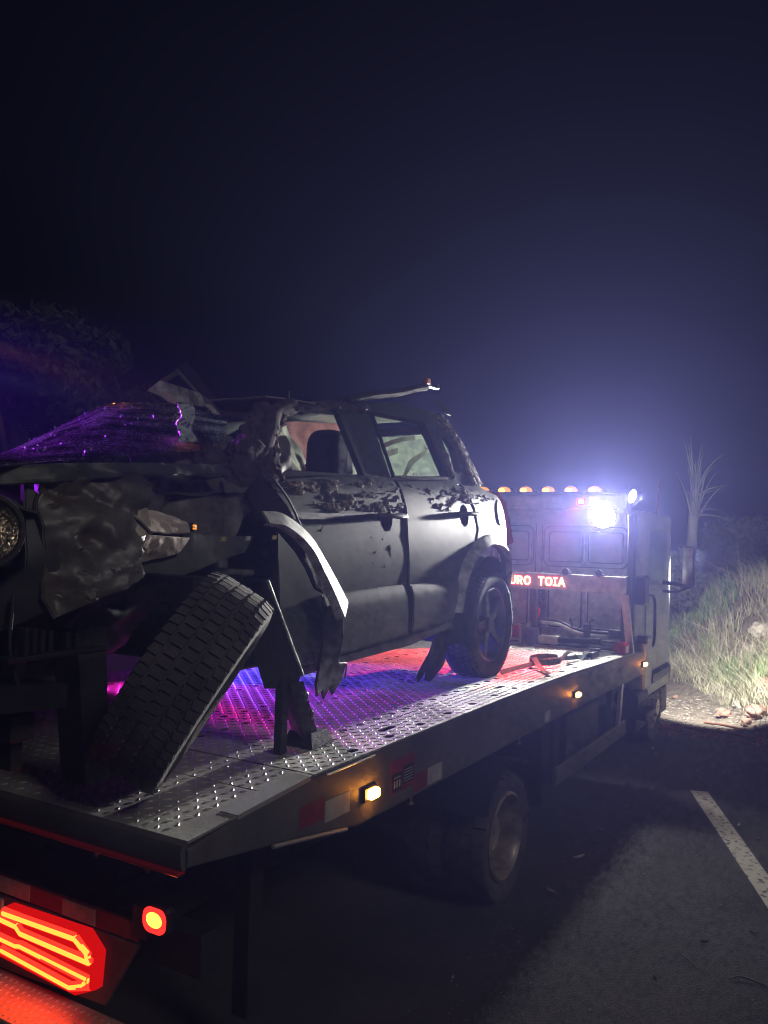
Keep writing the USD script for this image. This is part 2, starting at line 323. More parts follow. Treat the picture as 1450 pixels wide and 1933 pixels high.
ys = np.concatenate([np.linspace(-40, -12, 14), np.arange(-11, 6, .16), np.linspace(6.5, 30, 24), np.linspace(33, 60, 9)])
X, Y = np.meshgrid(xs, ys, indexing='ij')
obj('ground', grid_mesh(np.stack([X, Y, bank_h(X, Y)], -1)), 'gravel_soil', smooth=True, kind='structure')
# asphalt sheet: its ragged edge runs along the bank and across in front of the cab
ed = []
for y in np.arange(5.0, .7, -.09): ed.append((9.42 + .28 * (y - 1) / 1.2 * (y < 2.3) + .30 * (y >= 2.3) + .10 * float(fb([[0, y, 0]], 6, 2)[0]) + .14 * float(fb([[3, y, 0]], 1.4, 4)[0]), y))
for s in np.arange(0, 30, .16):
    ed.append((9.30 - .864 * s + .1 * float(fb([[s, 1, 0]], 4, 6)[0]), .66 - .503 * s + .1 * float(fb([[s, 7, 0]], 4, 6)[0])))
poly = ed + [(-29, -14.5), (-29, 40), (9.7, 40)]
apoly = trimesh.creation.extrude_polygon(__import__('shapely').Polygon(poly).buffer(0), .004, engine='earcut'); apoly.apply_translation([0, 0, GZ - .004])
obj('asphalt', apoly, 'asphalt', kind='structure')
lw = [(7.36, 1.268), (7.40, 1.135), (5.74, .515), (5.24, .32), (3.0, -.55), (2.95, -.42), (5.22, .465), (6.3, .87)]
obj('parking_line', place(extr(lw, .004, bev=.0), (0, 0, GZ + .001), (1, 0, 0), (0, 1, 0), (0, 0, 1)), 'road_paint', kind='structure')

# ------------------------------------------------------------------ tow truck
YR, YL = 1.727, 3.95                      # outer faces of the two side rails
def bz(x):
    """Height of the deck along the truck."""
    return np.interp(x, [1.86, 2.53, 4.5, 5.5, 6.7, 7.7], [1.030, 1.080, 1.080, 1.066, 1.030, .992])
def bb(x):
    """Height of the bottom edge of the side rail."""
    return np.interp(x, [1.88, 2.52, 2.84, 5.7, 7.7], [.955, .866, .806, .806, .785])
truck = thing('tow_truck', 'flatbed tow truck carrying the wrecked car, amber lamps along its cab roof', 'tow truck', (2.0, 2.84, GZ))
deck_x = [2.53, 3.83, 5.13, 6.43, 7.36]
def deck_plate(x0, x1, y0, y1, holes):
    m = Manifold.cube([x1 - x0, y1 - y0, .006]).translate([x0, y0, -.006])
    for hx, hy, sx in holes:
        if x0 + .03 < hx < x1 - .03 and y0 + .02 < hy < y1 - .02:
            m = m - Manifold.hull(Manifold.cylinder(.03, .019, .019, 14).translate([hx - sx, hy, -.02]) + Manifold.cylinder(.03, .019, .019, 14).translate([hx + sx, hy, -.02]))
    m = m.refine_to_length(.5); v, f = vf(m); v[:, 2] += bz(v[:, 0]); return v, f
holes = []
for k, hx in enumerate(np.arange(2.72, 7.3, .148)):
    holes.append((hx, 2.02, .006))
    if k % 2: holes.append((hx + .03, 1.80, .012))
    if k % 9 == 4: holes.append((hx, 1.88, .05))
    holes += [(hx, 2.45, .004), (hx + .05, 2.62, .004), (hx + .02, 3.0, .004), (hx, 3.4, .004), (hx, 3.66, .004)]
for i in range(4):
    a, b = deck_x[i] + .003, deck_x[i + 1] - .003
    for (y0, y1) in ((YR + .004, 1.955), (1.961, 2.83), (2.836, 3.72), (3.726, YL - .004)):
        obj('deck_plate', deck_plate(a, b, y0, y1, holes), 'deck_steel', truck)
for (y0, y1) in ((YR + .006, 2.83), (2.836, YL - .006)):
    P = np.array([[(x, y, bz(x)) for y in np.linspace(y0, y1, 5)] for x in (1.885, 2.1, 2.30)]); obj('tail_plate', slab(P, np.array([0, 0, 1.0]), .008), 'deck_steel', truck)
    P = np.array([[(x, y, bz(x)) for y in np.linspace(y0, y1, 5)] for x in (2.306, 2.52)]); obj('tail_plate', slab(P, np.array([0, 0, 1.0]), .008), 'deck_steel', truck)
P = np.array([[(x, y, float(bz(x)) - .022) for y in (YR + .04, YL - .04)] for x in (2.0, 2.53, 4.5, 5.5, 6.7, 7.36)]); obj('light_block_plate', slab(P, np.array([0, 0, 1.0]), .006), 'dark_frame', truck)  # added plate, stops lamp light leaking through the deck holes
# raised lugs of the checker plate
def lugs(x0, x1, y0, y1, p=.040):
    V, Fc = [], []
    i = 0
    bv = np.array([(-1, 0, 0), (0, -.34, 0), (1, 0, 0), (0, .34, 0), (-.45, 0, 1), (.45, 0, 1)])
    bf = np.array([(0, 1, 4), (1, 5, 4), (1, 2, 5), (2, 3, 5), (3, 4, 5), (3, 0, 4)])
    gx, gy = np.arange(x0 + p / 2, x1, p), np.arange(y0 + p / 2, y1, p)
    hx = np.array(holes)
    for a, x in enumerate(gx):
        for b, y in enumerate(gy):
            if x > 2.5 and (np.abs(hx[:, 0] - x) < .032 + hx[:, 2]).__and__(np.abs(hx[:, 1] - y) < .03).any(): continue
            ang = PI / 4 if (a + b) % 2 else -PI / 4
            c, s = math.cos(ang), math.sin(ang)
            v = bv * [.0165, .0165, .0030]
            v = np.stack([v[:, 0] * c - v[:, 1] * s + x, v[:, 0] * s + v[:, 1] * c + y, v[:, 2]], 1); v[:, 2] += bz(v[:, 0]) - .0002
            V.append(v); Fc.append(bf + 6 * i); i += 1
    return np.vstack(V), np.vstack(Fc)
obj('checker_lug', lugs(2.545, 7.35, YR + .01, YL - .01), 'lug_steel', truck, kind='stuff')
obj('checker_lug', lugs(1.90, 2.52, YR + .10, YL - .09, .044), 'lug_steel', truck, kind='stuff')
# side rails
def rail(y, s):
    xs_ = np.array([1.88, 2.1, 2.3, 2.52, 2.7, 2.84, 3.5, 4.5, 5.5, 6.2, 6.7, 7.2, 7.66])
    top = np.array([bz(x) - .002 for x in xs_]); top[:2] -= (.02, .008); bot = bb(xs_)
    P = np.stack([np.stack([xs_, np.full_like(xs_, y), z], 1) for z in (bot, bot + .012, top - .012, top)], 1)
    P[:, 0, 1] += s * .006; P[:, 3, 1] += s * .006
    return slab(P if s > 0 else P[:, ::-1], np.array([0, -s * 1.0, 0]), .03)
obj('side_rail', rail(YR, 1), 'rail_paint', truck, smooth=30); obj('side_rail', rail(YL, -1), 'rail_paint', truck, smooth=30)
for y0, y1 in ((YR - .002, YR + .072), (YL - .072, YL + .002)):
    P = np.array([[(x, y, bz(x) + .004) for y in (y0, y1)] for x in (2.10, 2.3, 2.50)]); obj('rail_flange', slab(P, np.array([0, 0, 1.0]), .016), 'rail_flange', truck)
# tail lip, rounded down to the bright lower edge
lipP = []
for y in np.linspace(YR + .01, YL - .01, 12):
    lipP.append([(1.886, y, 1.031), (1.866, y, 1.022), (1.858, y, 1.005), (1.862, y, .965), (1.868, y, .948)])
lipP = np.array(lipP); lipN = np.zeros_like(lipP); lipN[..., 0] = -1
obj('tail_lip', slab(lipP, lipN, .02), 'rail_paint', truck, smooth=40)
obj('tail_edge_reflection', box(1.85, 1.885, YR + .01, YL - .01, .934, .947), 'red_plastic', truck)  # red colour stands for tail lamp light reflected along this edge
for y in (1.93, 2.16, 2.75, 3.5):
    obj('tow_ring', cat([cyl((1.92, y - .01, .93), (1.92, y + .01, .93), .022, 12), cyl((1.93, y, .955), (1.92, y, .885), .007, 8)]), 'grey_steel', truck)
# subframe under the deck
for y in (2.30, 3.30):
    obj('chassis_beam', box(2.05, 9.4, y - .04, y + .04, .48, .70), 'dark_frame', truck)
    obj('bed_beam', box(2.1, 7.3, y - .05, y + .05, .72, .96), 'dark_frame', truck)
for x in np.arange(2.3, 7.3, .62): obj('cross_member', box(x - .03, x + .03, YR + .04, YL - .04, .93, .985), 'dark_frame', truck)
obj('rear_cross_beam', box(2.06, 2.14, 1.82, 3.86, .52, .66), 'dark_frame', truck)
# side marker lamps and stickers on the rail
def marker(x, z, w, h, bright=1.0):
    m = obj('marker_lamp', box(x - w, x + w, YR - .016, YR + .001, z - h, z + h, .006), 'black_plastic', truck)
    obj('lens', place(extr(rrect(-w * .66, w * .66, -h * .66, h * .66, h * .3), .024, bev=.006), (x + w * .12, YR - .014, z), **XZ), 'marker_core', m)
marker(2.905, .922, .052, .030); marker(5.627, .908, .045, .022); marker(7.60, .880, .05, .024)
def sticker(name, x0, x1, z0, z1, m, y=YR - .0015):
    return obj(name, box(x0, x1, y, y + .002, z0, z1, .0004), m, truck)
ip = sticker('instruction_plate', 3.09, 3.30, .86, 1.005, 'sticker_red')
obj('plate_field', box(3.10, 3.185, YR - .003, YR - .0012, .87, .945, .0004), 'sticker_black', ip)
obj('plate_field', box(3.195, 3.29, YR - .003, YR - .0012, .885, .96, .0004), 'sticker_black', ip)
for k in range(3): obj('plate_mark', box(3.115 + k * .022, 3.125 + k * .022, YR - .0042, YR - .0025, .885, .915, .0003), 'sticker_white', ip)
for k in range(5): obj('plate_line', box(3.20, 3.28, YR - .0042, YR - .0025, .895 + k * .012, .898 + k * .012, .0003), 'sticker_white', ip)
obj('plate_line', box(3.115, 3.17, YR - .0042, YR - .0025, .925, .930, .0003), 'sticker_white', ip)
sticker('reflector_sticker', 2.44, 2.595, .905, .985, 'sticker_red'); sticker('reflector_sticker', 2.60, 2.77, .885, .965, 'sticker_white')
sticker('reflector_sticker', 3.30, 3.43, .822, .90, 'sticker_red'); sticker('reflector_sticker', 3.433, 3.58, .822, .90, 'sticker_white')
sticker('reflector_sticker', 5.02, 5.12, .822, .89, 'sticker_white')
obj('rail_lip', cat([tube([(2.28, YR - .008, .899), (2.52, YR - .008, .862), (2.74, YR - .008, .826)], .008, 6)]), 'rail_flange', truck)
obj('rail_seam', tube([(2.60, YR - .003, 1.062), (2.95, YR - .003, 1.062)], .004, 6), 'rail_flange', truck)
for x in (3.30, 4.62): obj('drain_bolt', cat([cyl((x, YR + .012, .806), (x, YR + .012, .775), .006, 8), disc((x, YR + .012, .776), (0, 0, 1), .014, 12, .008)]), 'grey_steel', truck)
# tail lamp, its plate and the step bumper
lp = obj('lamp_plate', place(extr([(-2.72, .37), (-2.13, .40), (-1.985, .635), (-2.72, .63)], .01, bev=.003), (1.965, 0, 0), **YZ), 'rail_paint', truck)
tl = obj('tail_lamp', place(extr([(-2.625, .435), (-2.24, .415), (-2.145, .46), (-2.135, .58), (-2.20, .632), (-2.60, .620), (-2.64, .585), (-2.645, .46)], .035, bev=.006), (1.955, 0, 0), **YZ), 'tail_field', truck)
def bar_line(pts, w=.017):
    out = []
    for a, b in zip(pts[:-1], pts[1:]): out.append(cat([tube([(1.914, -a[0], a[1]), (1.914, -b[0], b[1])], w, 8)]))
    for a in pts: out.append(ellip((1.914, -a[0], a[1]), w, w, w, 1))
    return cat(out)
obj('light_bar', bar_line([(-2.60, .598), (-2.235, .606), (-2.178, .574), (-2.168, .551)], .0105), 'tail_bar', tl)
obj('light_bar', bar_line([(-2.625, .574), (-2.53, .570), (-2.505, .553), (-2.168, .548)], .0105), 'tail_bar', tl)
obj('light_bar', bar_line([(-2.625, .508), (-2.53, .505), (-2.505, .510), (-2.175, .492)], .0095), 'tail_bar', tl)
obj('light_bar', bar_line([(-2.60, .470), (-2.25, .445), (-2.19, .466), (-2.175, .486)], .0095), 'tail_bar', tl)
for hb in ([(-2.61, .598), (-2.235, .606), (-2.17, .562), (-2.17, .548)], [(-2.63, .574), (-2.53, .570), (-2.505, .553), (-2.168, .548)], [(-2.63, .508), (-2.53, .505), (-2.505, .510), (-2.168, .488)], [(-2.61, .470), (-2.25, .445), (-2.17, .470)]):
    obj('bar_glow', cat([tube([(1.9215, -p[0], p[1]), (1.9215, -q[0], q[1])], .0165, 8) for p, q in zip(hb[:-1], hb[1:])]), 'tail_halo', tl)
lp2 = obj('plate_strip', box(1.955, 1.968, 1.99, 2.72, .636, .70), 'sticker_red', truck)
obj('strip_field', box(1.952, 1.956, 2.19, 2.35, .640, .694, .001), 'sticker_white', lp2); obj('strip_field', box(1.952, 1.956, 2.52, 2.70, .640, .696, .001), 'sticker_white', lp2)
obj('number_plate', box(1.945, 1.956, 2.655, 3.1, .44, .62), 'sticker_white', truck)
rl = obj('rear_marker', box(1.945, 1.985, 1.86, 1.965, .69, .775, .012), 'black_plastic', truck)
obj('lens', ellip((1.944, 1.914, .735), .012, .036, .026, 2), 'rear_core', rl)
obj('halo_lens', place(extr(rrect(-1.962, -1.866, .694, .772, .03), .004), (1.944, 0, 0), **YZ), 'rear_red', rl)
obj('marker_bracket', box(1.95, 1.99, 1.955, 2.02, .655, .76), 'dark_frame', truck)
obj('step_bumper', box(1.76, 1.96, 1.90, 3.8, .345, .372), 'deck_steel', truck)
obj('bumper_lug', (lambda q: (q[0] - [0, 0, 0], q[1]))(cat([hull([(x - .016, y, .3715), (x + .016, y, .3715), (x, y - .005, .3715), (x, y + .005, .3715), (x, y, .3755)]) for k, x in enumerate(np.arange(1.78, 1.95, .03)) for y in np.arange(1.92 + .015 * (k % 2), 3.0, .03)])), 'deck_steel', truck, kind='stuff')
obj('bumper_face', box(1.772, 1.80, 1.92, 3.78, .20, .344), 'rail_paint', truck)
for k in range(6): obj('bumper_stripe', place(extr([(-2.05 - .3 * k, .21), (-1.95 - .3 * k, .21), (-2.03 - .3 * k, .335), (-2.13 - .3 * k, .335)], .003), (1.772, 0, 0), **YZ), 'sticker_black', truck)
# rear wheels (twin tyres)
def lug_tyre(c, axis, r, w, up, parent, m, nblk=34, rows=((-.36, .20), (-.12, .19), (.12, .19), (.36, .20)), bd=.014, name='tyre', rim_r=None, twist=0.0):
    h = w / 2; ri = rim_r or r * .66
    prof = [(ri, -h * .72), (ri + .02, -h * .9), (r * .86, -h), (r - .025, -h * .95), (r - bd, -h * .80), (r - bd, h * .80), (r - .025, h * .95), (r * .86, h), (ri + .02, h * .9), (ri, h * .72)]
    t = obj(name, lathe(prof, 56, c, axis, up), m, parent, smooth=35)
    ax = np.array(axis, float); ax /= np.linalg.norm(ax); a = np.array(up, float); a -= ax * (a @ ax); a /= np.linalg.norm(a); b = np.cross(ax, a)
    bl = []
    for ri_, (off, wd) in enumerate(rows):
        edge = abs(off) > .3
        for k in range(nblk):
            g0, g1 = (k + .5 * (ri_ % 2) + .06) * 2 * PI / nblk, (k + .5 * (ri_ % 2) + .94) * 2 * PI / nblk
            pts = []
            for g, sk in ((g0, -twist), (g1, twist)):
                for sgn in (-1, 1):
                    o = (off + sgn * wd / 2 * (.98)) * w + sk * w * (1 if off > 0 else -1)
                    for rr, ins in ((r - bd - .004, 0), (r - (.010 if edge and sgn * off > 0 else 0), .03)):
                        gg = g + (ins * (g1 - g0) * (1 if g == g0 else -1))
                        pts.append(np.array(c) + ax * (o - sgn * ins * .02) + rr * (math.cos(gg) * a + math.sin(gg) * b))
            bl.append(hull(pts))
    obj('tread', cat(bl), m, t)
    return t
WX, WZ, WR = 4.53, .265, .36
def truck_wheel(x, y, s, front=False):
    hub = thing  # noqa
    ty = lug_tyre((x, y, WZ), (0, -s, 0), WR, .225, (0, 0, 1), truck, 'dusty_rubber', 26, ((-.33, .30), (0, .30), (.33, .30)), .014, 'wheel', .245, .04)
    if front: prof = [(.245, -.07), (.245, .09), (.225, .10), (.20, .06), (.17, .09), (.09, .10), (.08, .15), (.02, .15), (.02, -.07)]
    else: prof = [(.246, -.09), (.246, .100), (.232, .108), (.222, .085), (.205, .06), (.196, .0), (.188, -.035), (.11, -.045), (.10, .02), (.02, .02), (.02, -.09)]
    obj('rim', lathe([(r, a) for r, a in prof], 48, (x, y, WZ), (0, -s, 0)), 'truck_rim', ty, smooth=40)
    for g in np.arange(8) * PI / 4: obj('wheel_nut', cyl((x + .14 * math.cos(g), y - s * (-.05 if not front else .085), WZ + .14 * math.sin(g)), (x + .14 * math.cos(g), y - s * (-.02 if not front else .12), WZ + .14 * math.sin(g)), .012, 6), 'grey_steel', ty)
for y, s in ((1.87, 1), (2.13, 1), (3.55, -1), (3.81, -1)): truck_wheel(WX, y, s)
for y, s in ((2.02, 1), (3.66, -1)): truck_wheel(8.95, y, s, True)
obj('rear_axle', cyl((WX, 2.2, WZ), (WX, 3.5, WZ), .07, 16), 'dark_frame', truck)
# mudguards
for yc in (1.98, 3.70):
    P = np.array([[(WX + .45 * math.cos(g), y, WZ + .43 * math.sin(g)) for y in np.linspace(yc - .25, yc + .25, 3)] for g in np.radians(np.linspace(25, 150, 14))])
    N = np.array([[(math.cos(g), 0, math.sin(g)) for y in range(3)] for g in np.radians(np.linspace(25, 150, 14))]); obj('mudguard', slab(P[::-1], N[::-1], .006), 'black_plastic', truck, smooth=30)
obj('mud_flap', box(5.02, 5.03, 1.74, 2.22, .30, .78), 'black_plastic', truck)
obj('fuel_tank', box(5.75, 6.75, 1.86, 2.28, .28, .74, .05), 'dark_frame', truck)
obj('tool_locker', box(5.1, 5.65, 1.90, 2.28, .36, .76, .02), 'dark_frame', truck)
obj('side_guard', box(5.5, 7.35, 1.80, 1.83, .30, .42, .006), 'rail_paint', truck)
for x in (5.8, 7.0): obj('guard_bracket', box(x - .02, x + .02, 1.83, 1.88, .30, .8), 'dark_frame', truck)
obj('step_post', hull([(7.20, 1.80, .80), (7.26, 1.80, .80), (7.20, 1.83, .80), (7.26, 1.83, .80), (7.10, 1.80, .40), (7.16, 1.80, .40), (7.10, 1.83, .40), (7.16, 1.83, .40)]), 'rail_flange', truck)
obj('support_leg', box(2.55, 2.63, 2.02, 2.10, .10, .90), 'dark_frame', truck)
obj('hydraulic_ram', cat([cyl((2.4, 2.55, .62), (3.9, 2.55, .70), .045, 14), cyl((2.2, 2.55, .60), (2.4, 2.55, .62), .025, 12)]), 'dark_frame', truck)

# ------------------------------------------------------------------ cab
CX, CY0, CY1 = 7.75, 1.885, 3.80
ca = obj('cab', box(CX, 9.55, CY0, CY1, .42, 2.26, .03), 'cab_side_paint', truck)
obj('cab_lower', box(8.2, 9.6, CY0 + .03, CY1 - .03, .12, .415, .02), 'dark_frame', truck)
wall = obj('cab_rear_wall', box(CX - .02, CX - .001, CY0 + .03, CY1 - .02, .80, 2.235, .006), 'cab_paint', truck)
def panel_frame(y0, y1, z0, z1, r=.045):
    """A pressed rectangle: raised ring with a groove round it and a raised field inside."""
    o = rrect(-y1, -y0, z0, z1, r)
    i1 = rrect(-y1 + .014, -y0 - .014, z0 + .014, z1 - .014, r - .010)
    obj('pressed_rib', place(extr(o, .016, [i1], bev=.003), (CX - .0198, 0, 0), **YZ), 'cab_paint', wall)
    obj('pressed_panel', place(extr(rrect(-y1 + .026, -y0 - .026, z0 + .026, z1 - .026, r - .016), .016, bev=.003), (CX - .0198, 0, 0), **YZ), 'cab_paint', wall)
def shade_ring(y0, y1, z0, z1, r, w):  # dark rings painting the shadow lines of the pressed grooves
    obj('groove_shade', place(extr(rrect(-y1, -y0, z0, z1, r), .0175, [rrect(-y1 + w, -y0 - w, z0 + w, z1 - w, r - w * .7)]), (CX - .0195, 0, 0), **YZ), 'black_plastic', wall)
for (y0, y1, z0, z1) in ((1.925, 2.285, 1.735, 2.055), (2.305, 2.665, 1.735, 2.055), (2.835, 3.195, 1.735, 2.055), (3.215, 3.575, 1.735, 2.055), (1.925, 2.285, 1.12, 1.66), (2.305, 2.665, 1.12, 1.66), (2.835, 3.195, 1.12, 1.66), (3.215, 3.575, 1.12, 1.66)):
    shade_ring(y0 + .015, y1 - .015, z0 + .015, z1 - .015, .034, .010)
for (y0, y1) in ((1.898, 2.702), (2.798, 3.607)): shade_ring(y0, y1, 1.705, 2.092, .072, .008)
for (y0, y1, z0, z1) in ((1.925, 2.285, 1.735, 2.055), (2.305, 2.665, 1.735, 2.055), (2.835, 3.195, 1.735, 2.055), (3.215, 3.575, 1.735, 2.055)):
    panel_frame(y0, y1, z0, z1)
for (y0, y1, z0, z1) in ((1.925, 2.285, 1.12, 1.66), (2.305, 2.665, 1.12, 1.66), (2.835, 3.195, 1.12, 1.66), (3.215, 3.575, 1.12, 1.66)):
    panel_frame(y0, y1, z0, z1)
for (y0, y1) in ((1.905, 2.695), (2.805, 3.60)):
    o = rrect(-y1, -y0, 1.71, 2.085, .07); i1 = rrect(-y1 + .012, -y0 - .012, 1.722, 2.073, .06)
    obj('pressed_rib', place(extr(o, .006, [i1], bev=.002), (CX - .0198, 0, 0), **YZ), 'cab_paint', wall)
for y in (2.720, 2.782): obj('groove_shade', box(CX - .026, CX - .0195, y - .005, y + .005, 1.0, 2.10, .002), 'black_plastic', wall)  # same painted groove shade, as two upright lines
obj('gutter_strip', box(CX - .075, CX - .001, CY0 + .04, CY1 - .04, 2.236, 2.245, .002), 'cab_paint', truck)
# light bar over the cab
bar = obj('light_bar_housing', box(CX - .10, CX + .22, 1.98, 3.86, 2.246, 2.385, .015), 'cab_paint', truck)
obj('bar_trim', box(CX - .115, CX + .23, 1.97, 3.87, 2.386, 2.404, .006), 'dark_frame', bar)
obj('bar_base', box(CX - .09, CX + .2, 1.99, 3.85, 2.2462, 2.252, .002), 'black_plastic', bar)
for k in range(7):
    y = 2.213 + .2245 * k
    b = obj('amber_beacon', box(CX - .09, CX + .12, y - .085, y + .075, 2.405, 2.414, .003), 'black_plastic', truck)
    obj('cover', hull([(CX + .02, y - .06, 2.415), (CX + .02, y + .05, 2.415), (CX + .15, y - .05, 2.415), (CX + .15, y + .05, 2.415), (CX + .03, y - .04, 2.462), (CX + .03, y + .03, 2.462), (CX + .10, y, 2.452), (CX - .03, y - .078, 2.415), (CX + .02, y - .078, 2.43)]), 'black_plastic', b)
    obj('lens', place((ellip((0, 0, 0), .06, .062, .040, 2)[0] * [1, 1, 1], ellip((0, 0, 0), .06, .062, .040, 2)[1]), (CX - .035, y + .008, 2.428), (1, 0, 0), (0, 1, 0), (0, 0, 1)), 'amber_lens', b)
    obj('bulb', ellip((CX - .092, y + .012, 2.430), .016, .034, .018, 2), 'amber_core', b)
rs = obj('red_strobe', box(CX - .113, CX - .099, 2.285, 2.365, 2.290, 2.350, .004), 'red_lens', truck)
obj('led', box(CX - .118, CX - .112, 2.298, 2.345, 2.304, 2.336, .003), 'red_core', rs)
as_ = obj('amber_strobe', box(CX - .113, CX - .099, 2.165, 2.25, 2.280, 2.365, .004), 'amber_lens', truck)
obj('led', box(CX - .118, CX - .112, 2.18, 2.235, 2.295, 2.350, .003), 'amber_core', as_)
# main work lamp, aimed back over the deck
WL = np.array([7.60, 2.105, 2.185]); WD = np.array([-1, -.10, .03]); WD /= np.linalg.norm(WD)
wl = obj('work_lamp', lathe([(.115, .0), (.115, -.02), (.07, -.075), (.01, -.08), (.01, -.012), (.105, -.012), (.107, .0)], 32, WL, WD), 'black_plastic', truck, smooth=40)
obj('lens', disc(WL - WD * .004, WD, .104, 32, .006), 'work_lamp_light', wl)
obj('bracket', box(WL[0] + .05, CX - .02, 2.09, 2.12, 2.15, 2.20), 'black_plastic', wl)
# smaller lamp on the roof corner, turned to the verge
SL = np.array([7.68, 1.862, 2.372]); SD = np.array([-.28, -.9, -.25]); SD /= np.linalg.norm(SD)
sl = obj('side_work_lamp', lathe([(.07, .0), (.07, -.05), (.04, -.08), (.01, -.08), (.01, -.012), (.062, -.012), (.064, .0)], 24, SL, SD), 'black_plastic', truck, smooth=40)
obj('lens', disc(SL - SD * .004, SD, .06, 24, .006), 'side_lamp_light', sl)
obj('bracket', box(7.70, 7.74, 1.89, 1.92, 2.20, 2.36), 'black_plastic', sl)
spot = UsdLux.SphereLight.Define(stage, str(truck.GetPath()) + '/side_beam')
spot.CreateRadiusAttr(.04); spot.CreateIntensityAttr(1.0)
# bulkhead: lettered board on two posts, with the winch, hoses and rams in front of the cab
bd = obj('sign_board', box(7.30, 7.33, 1.812, 3.75, 1.505, 1.655, .005), 'board_paint', truck)
def letters(txt, y0, y1, z0, h):
    v, f = vf(meshkit.text_mesh(txt, 1.0, .06, bold=True)); s = (y0 - y1) / (v[:, 0].max() - v[:, 0].min()); x0 = v[:, 0].min()
    for ch in [None]:
        pass
    return v, f, s, x0
def word(txt, y0, y1, z0, h):
    total = vf(meshkit.text_mesh(txt, h, .006, bold=True))[0]; width = total[:, 0].max() - total[:, 0].min(); k = (y0 - y1) / width; at = 0.0; adv = []
    ws = [np.ptp(vf(meshkit.text_mesh(c, h, .006, bold=True))[0][:, 0]) for c in txt]; gap = (width - sum(ws)) / max(1, len(txt) - 1)
    for c, w_ in zip(txt, ws):
        v, f = vf(meshkit.text_mesh(c, h, .006, bold=True)); v = v.copy(); v[:, 0] = (v[:, 0] - v[:, 0].min() + at) * k
        obj('letter', place((v, f), (7.292, y0, z0), **YZ), 'letter_light', bd)
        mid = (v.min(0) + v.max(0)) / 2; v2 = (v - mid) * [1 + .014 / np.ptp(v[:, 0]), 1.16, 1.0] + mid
        obj('letter_halo', place((v2, f), (7.2985, y0, z0), **YZ), 'red_lens', bd); at += w_ + gap  # red glow round each letter, drawn as a larger glowing copy
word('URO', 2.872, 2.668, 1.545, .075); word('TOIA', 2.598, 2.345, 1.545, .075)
for y in (1.83, 2.66, 3.70): obj('bulkhead_post', box(7.335, 7.40, y - .03, y + .03, .98, 1.66), 'dark_frame', truck)
obj('bulkhead_post', hull([(7.30, 1.795, 1.50), (7.30, 1.855, 1.50), (7.34, 1.795, 1.50), (7.34, 1.855, 1.50), (7.30, 1.735, .98), (7.30, 1.795, .98), (7.34, 1.735, .98), (7.34, 1.795, .98)]), 'rail_flange', truck)
obj('corner_post', box(7.52, 7.60, 1.80, 1.86, .9, 2.20, .008), 'dark_frame', truck)
obj('side_deflector', hull([(7.78, 1.80, 1.66), (7.80, 1.78, 1.66), (8.0, 1.80, 1.66), (8.0, 1.78, 1.66), (7.78, 1.84, 2.18), (7.80, 1.82, 2.18), (8.0, 1.84, 2.18), (8.0, 1.82, 2.18)]), 'cab_paint', truck)
obj('air_intake', box(7.60, 7.78, 1.72, 1.84, 1.40, 1.655, .015), 'black_plastic', truck)
for y in (2.05, 2.35): obj('board_clamp', cat([disc((7.315, y, 1.675), (1, 0, 0), .032, 14, .03), box(7.30, 7.33, y - .05, y + .05, 1.655, 1.668)]), 'dark_frame', truck)
stack = [box(7.50, 7.62, 2.63, 2.74, 1.16 + k * .026, 1.182 + k * .026, .006) for k in range(12)]
obj('ribbed_hose', cat(stack + [box(7.52, 7.60, 2.645, 2.725, 1.14, 1.5)]), 'black_plastic', truck)
obj('bulkhead_panel', box(7.36, 7.375, 1.83, 3.7, .97, 1.02), 'dark_frame', truck)
obj('lock_cylinder', cat([cyl((7.18, 2.50, 1.075), (7.18, 1.98, 1.10), .026, 14), cyl((7.18, 1.98, 1.10), (7.18, 1.86, 1.10), .012, 10)]), 'dark_frame', truck, smooth=30)
obj('valve_box', box(7.12, 7.24, 2.36, 2.53, 1.04, 1.11, .006), 'board_paint', truck)
obj('guide_rail', box(7.10, 7.14, 1.86, 2.55, .995, 1.03), 'rail_flange', truck)
obj('guide_rail', box(7.20, 7.24, 1.80, 2.55, .98, 1.05), 'dark_frame', truck)
obj('control_rod', tube(curve([(7.28, 2.56, 1.24), (7.28, 2.40, 1.235), (7.28, 2.28, 1.19), (7.28, 2.15, 1.165), (7.28, 1.84, 1.165)], 20), .012, 8), 'dark_frame', truck)
obj('control_rod', tube(curve([(7.27, 2.56, 1.215), (7.27, 2.40, 1.21), (7.27, 2.26, 1.16), (7.27, 2.12, 1.135), (7.27, 1.84, 1.135)], 20), .014, 8), 'board_paint', truck)
obj('lever', cat([cyl((7.27, 2.26, 1.16), (7.27, 2.28, 1.25), .007, 8), ellip((7.27, 2.28, 1.26), .016, .016, .016, 1)]), 'black_plastic', truck)
obj('lever', tube(curve([(7.26, 2.10, 1.20), (7.26, 2.11, 1.25), (7.26, 2.07, 1.27), (7.26, 2.04, 1.24)], 12), .006, 8), 'black_plastic', truck)
obj('valve_block', box(7.25, 7.29, 2.10, 2.16, 1.10, 1.23, .006), 'black_plastic', truck)
obj('valve_block', box(7.24, 7.30, 1.84, 1.94, 1.12, 1.20, .006), 'black_plastic', truck)
obj('red_hose', tube(curve([(7.30, 2.60, 1.34), (7.30, 2.585, 1.31), (7.29, 2.60, 1.25)], 10), .008, 8), 'red_hose', truck)
wn = obj('winch', cat([box(7.05, 7.30, 2.66, 2.675, .99, 1.20), box(7.05, 7.30, 3.05, 3.065, .99, 1.20), cyl((7.17, 2.675, 1.11), (7.17, 3.05, 1.11), .05, 20)] + [box(7.05, 7.09, 2.675, 3.05, z, z + .018) for z in (1.0, 1.06, 1.19)]), 'grey_steel', truck)
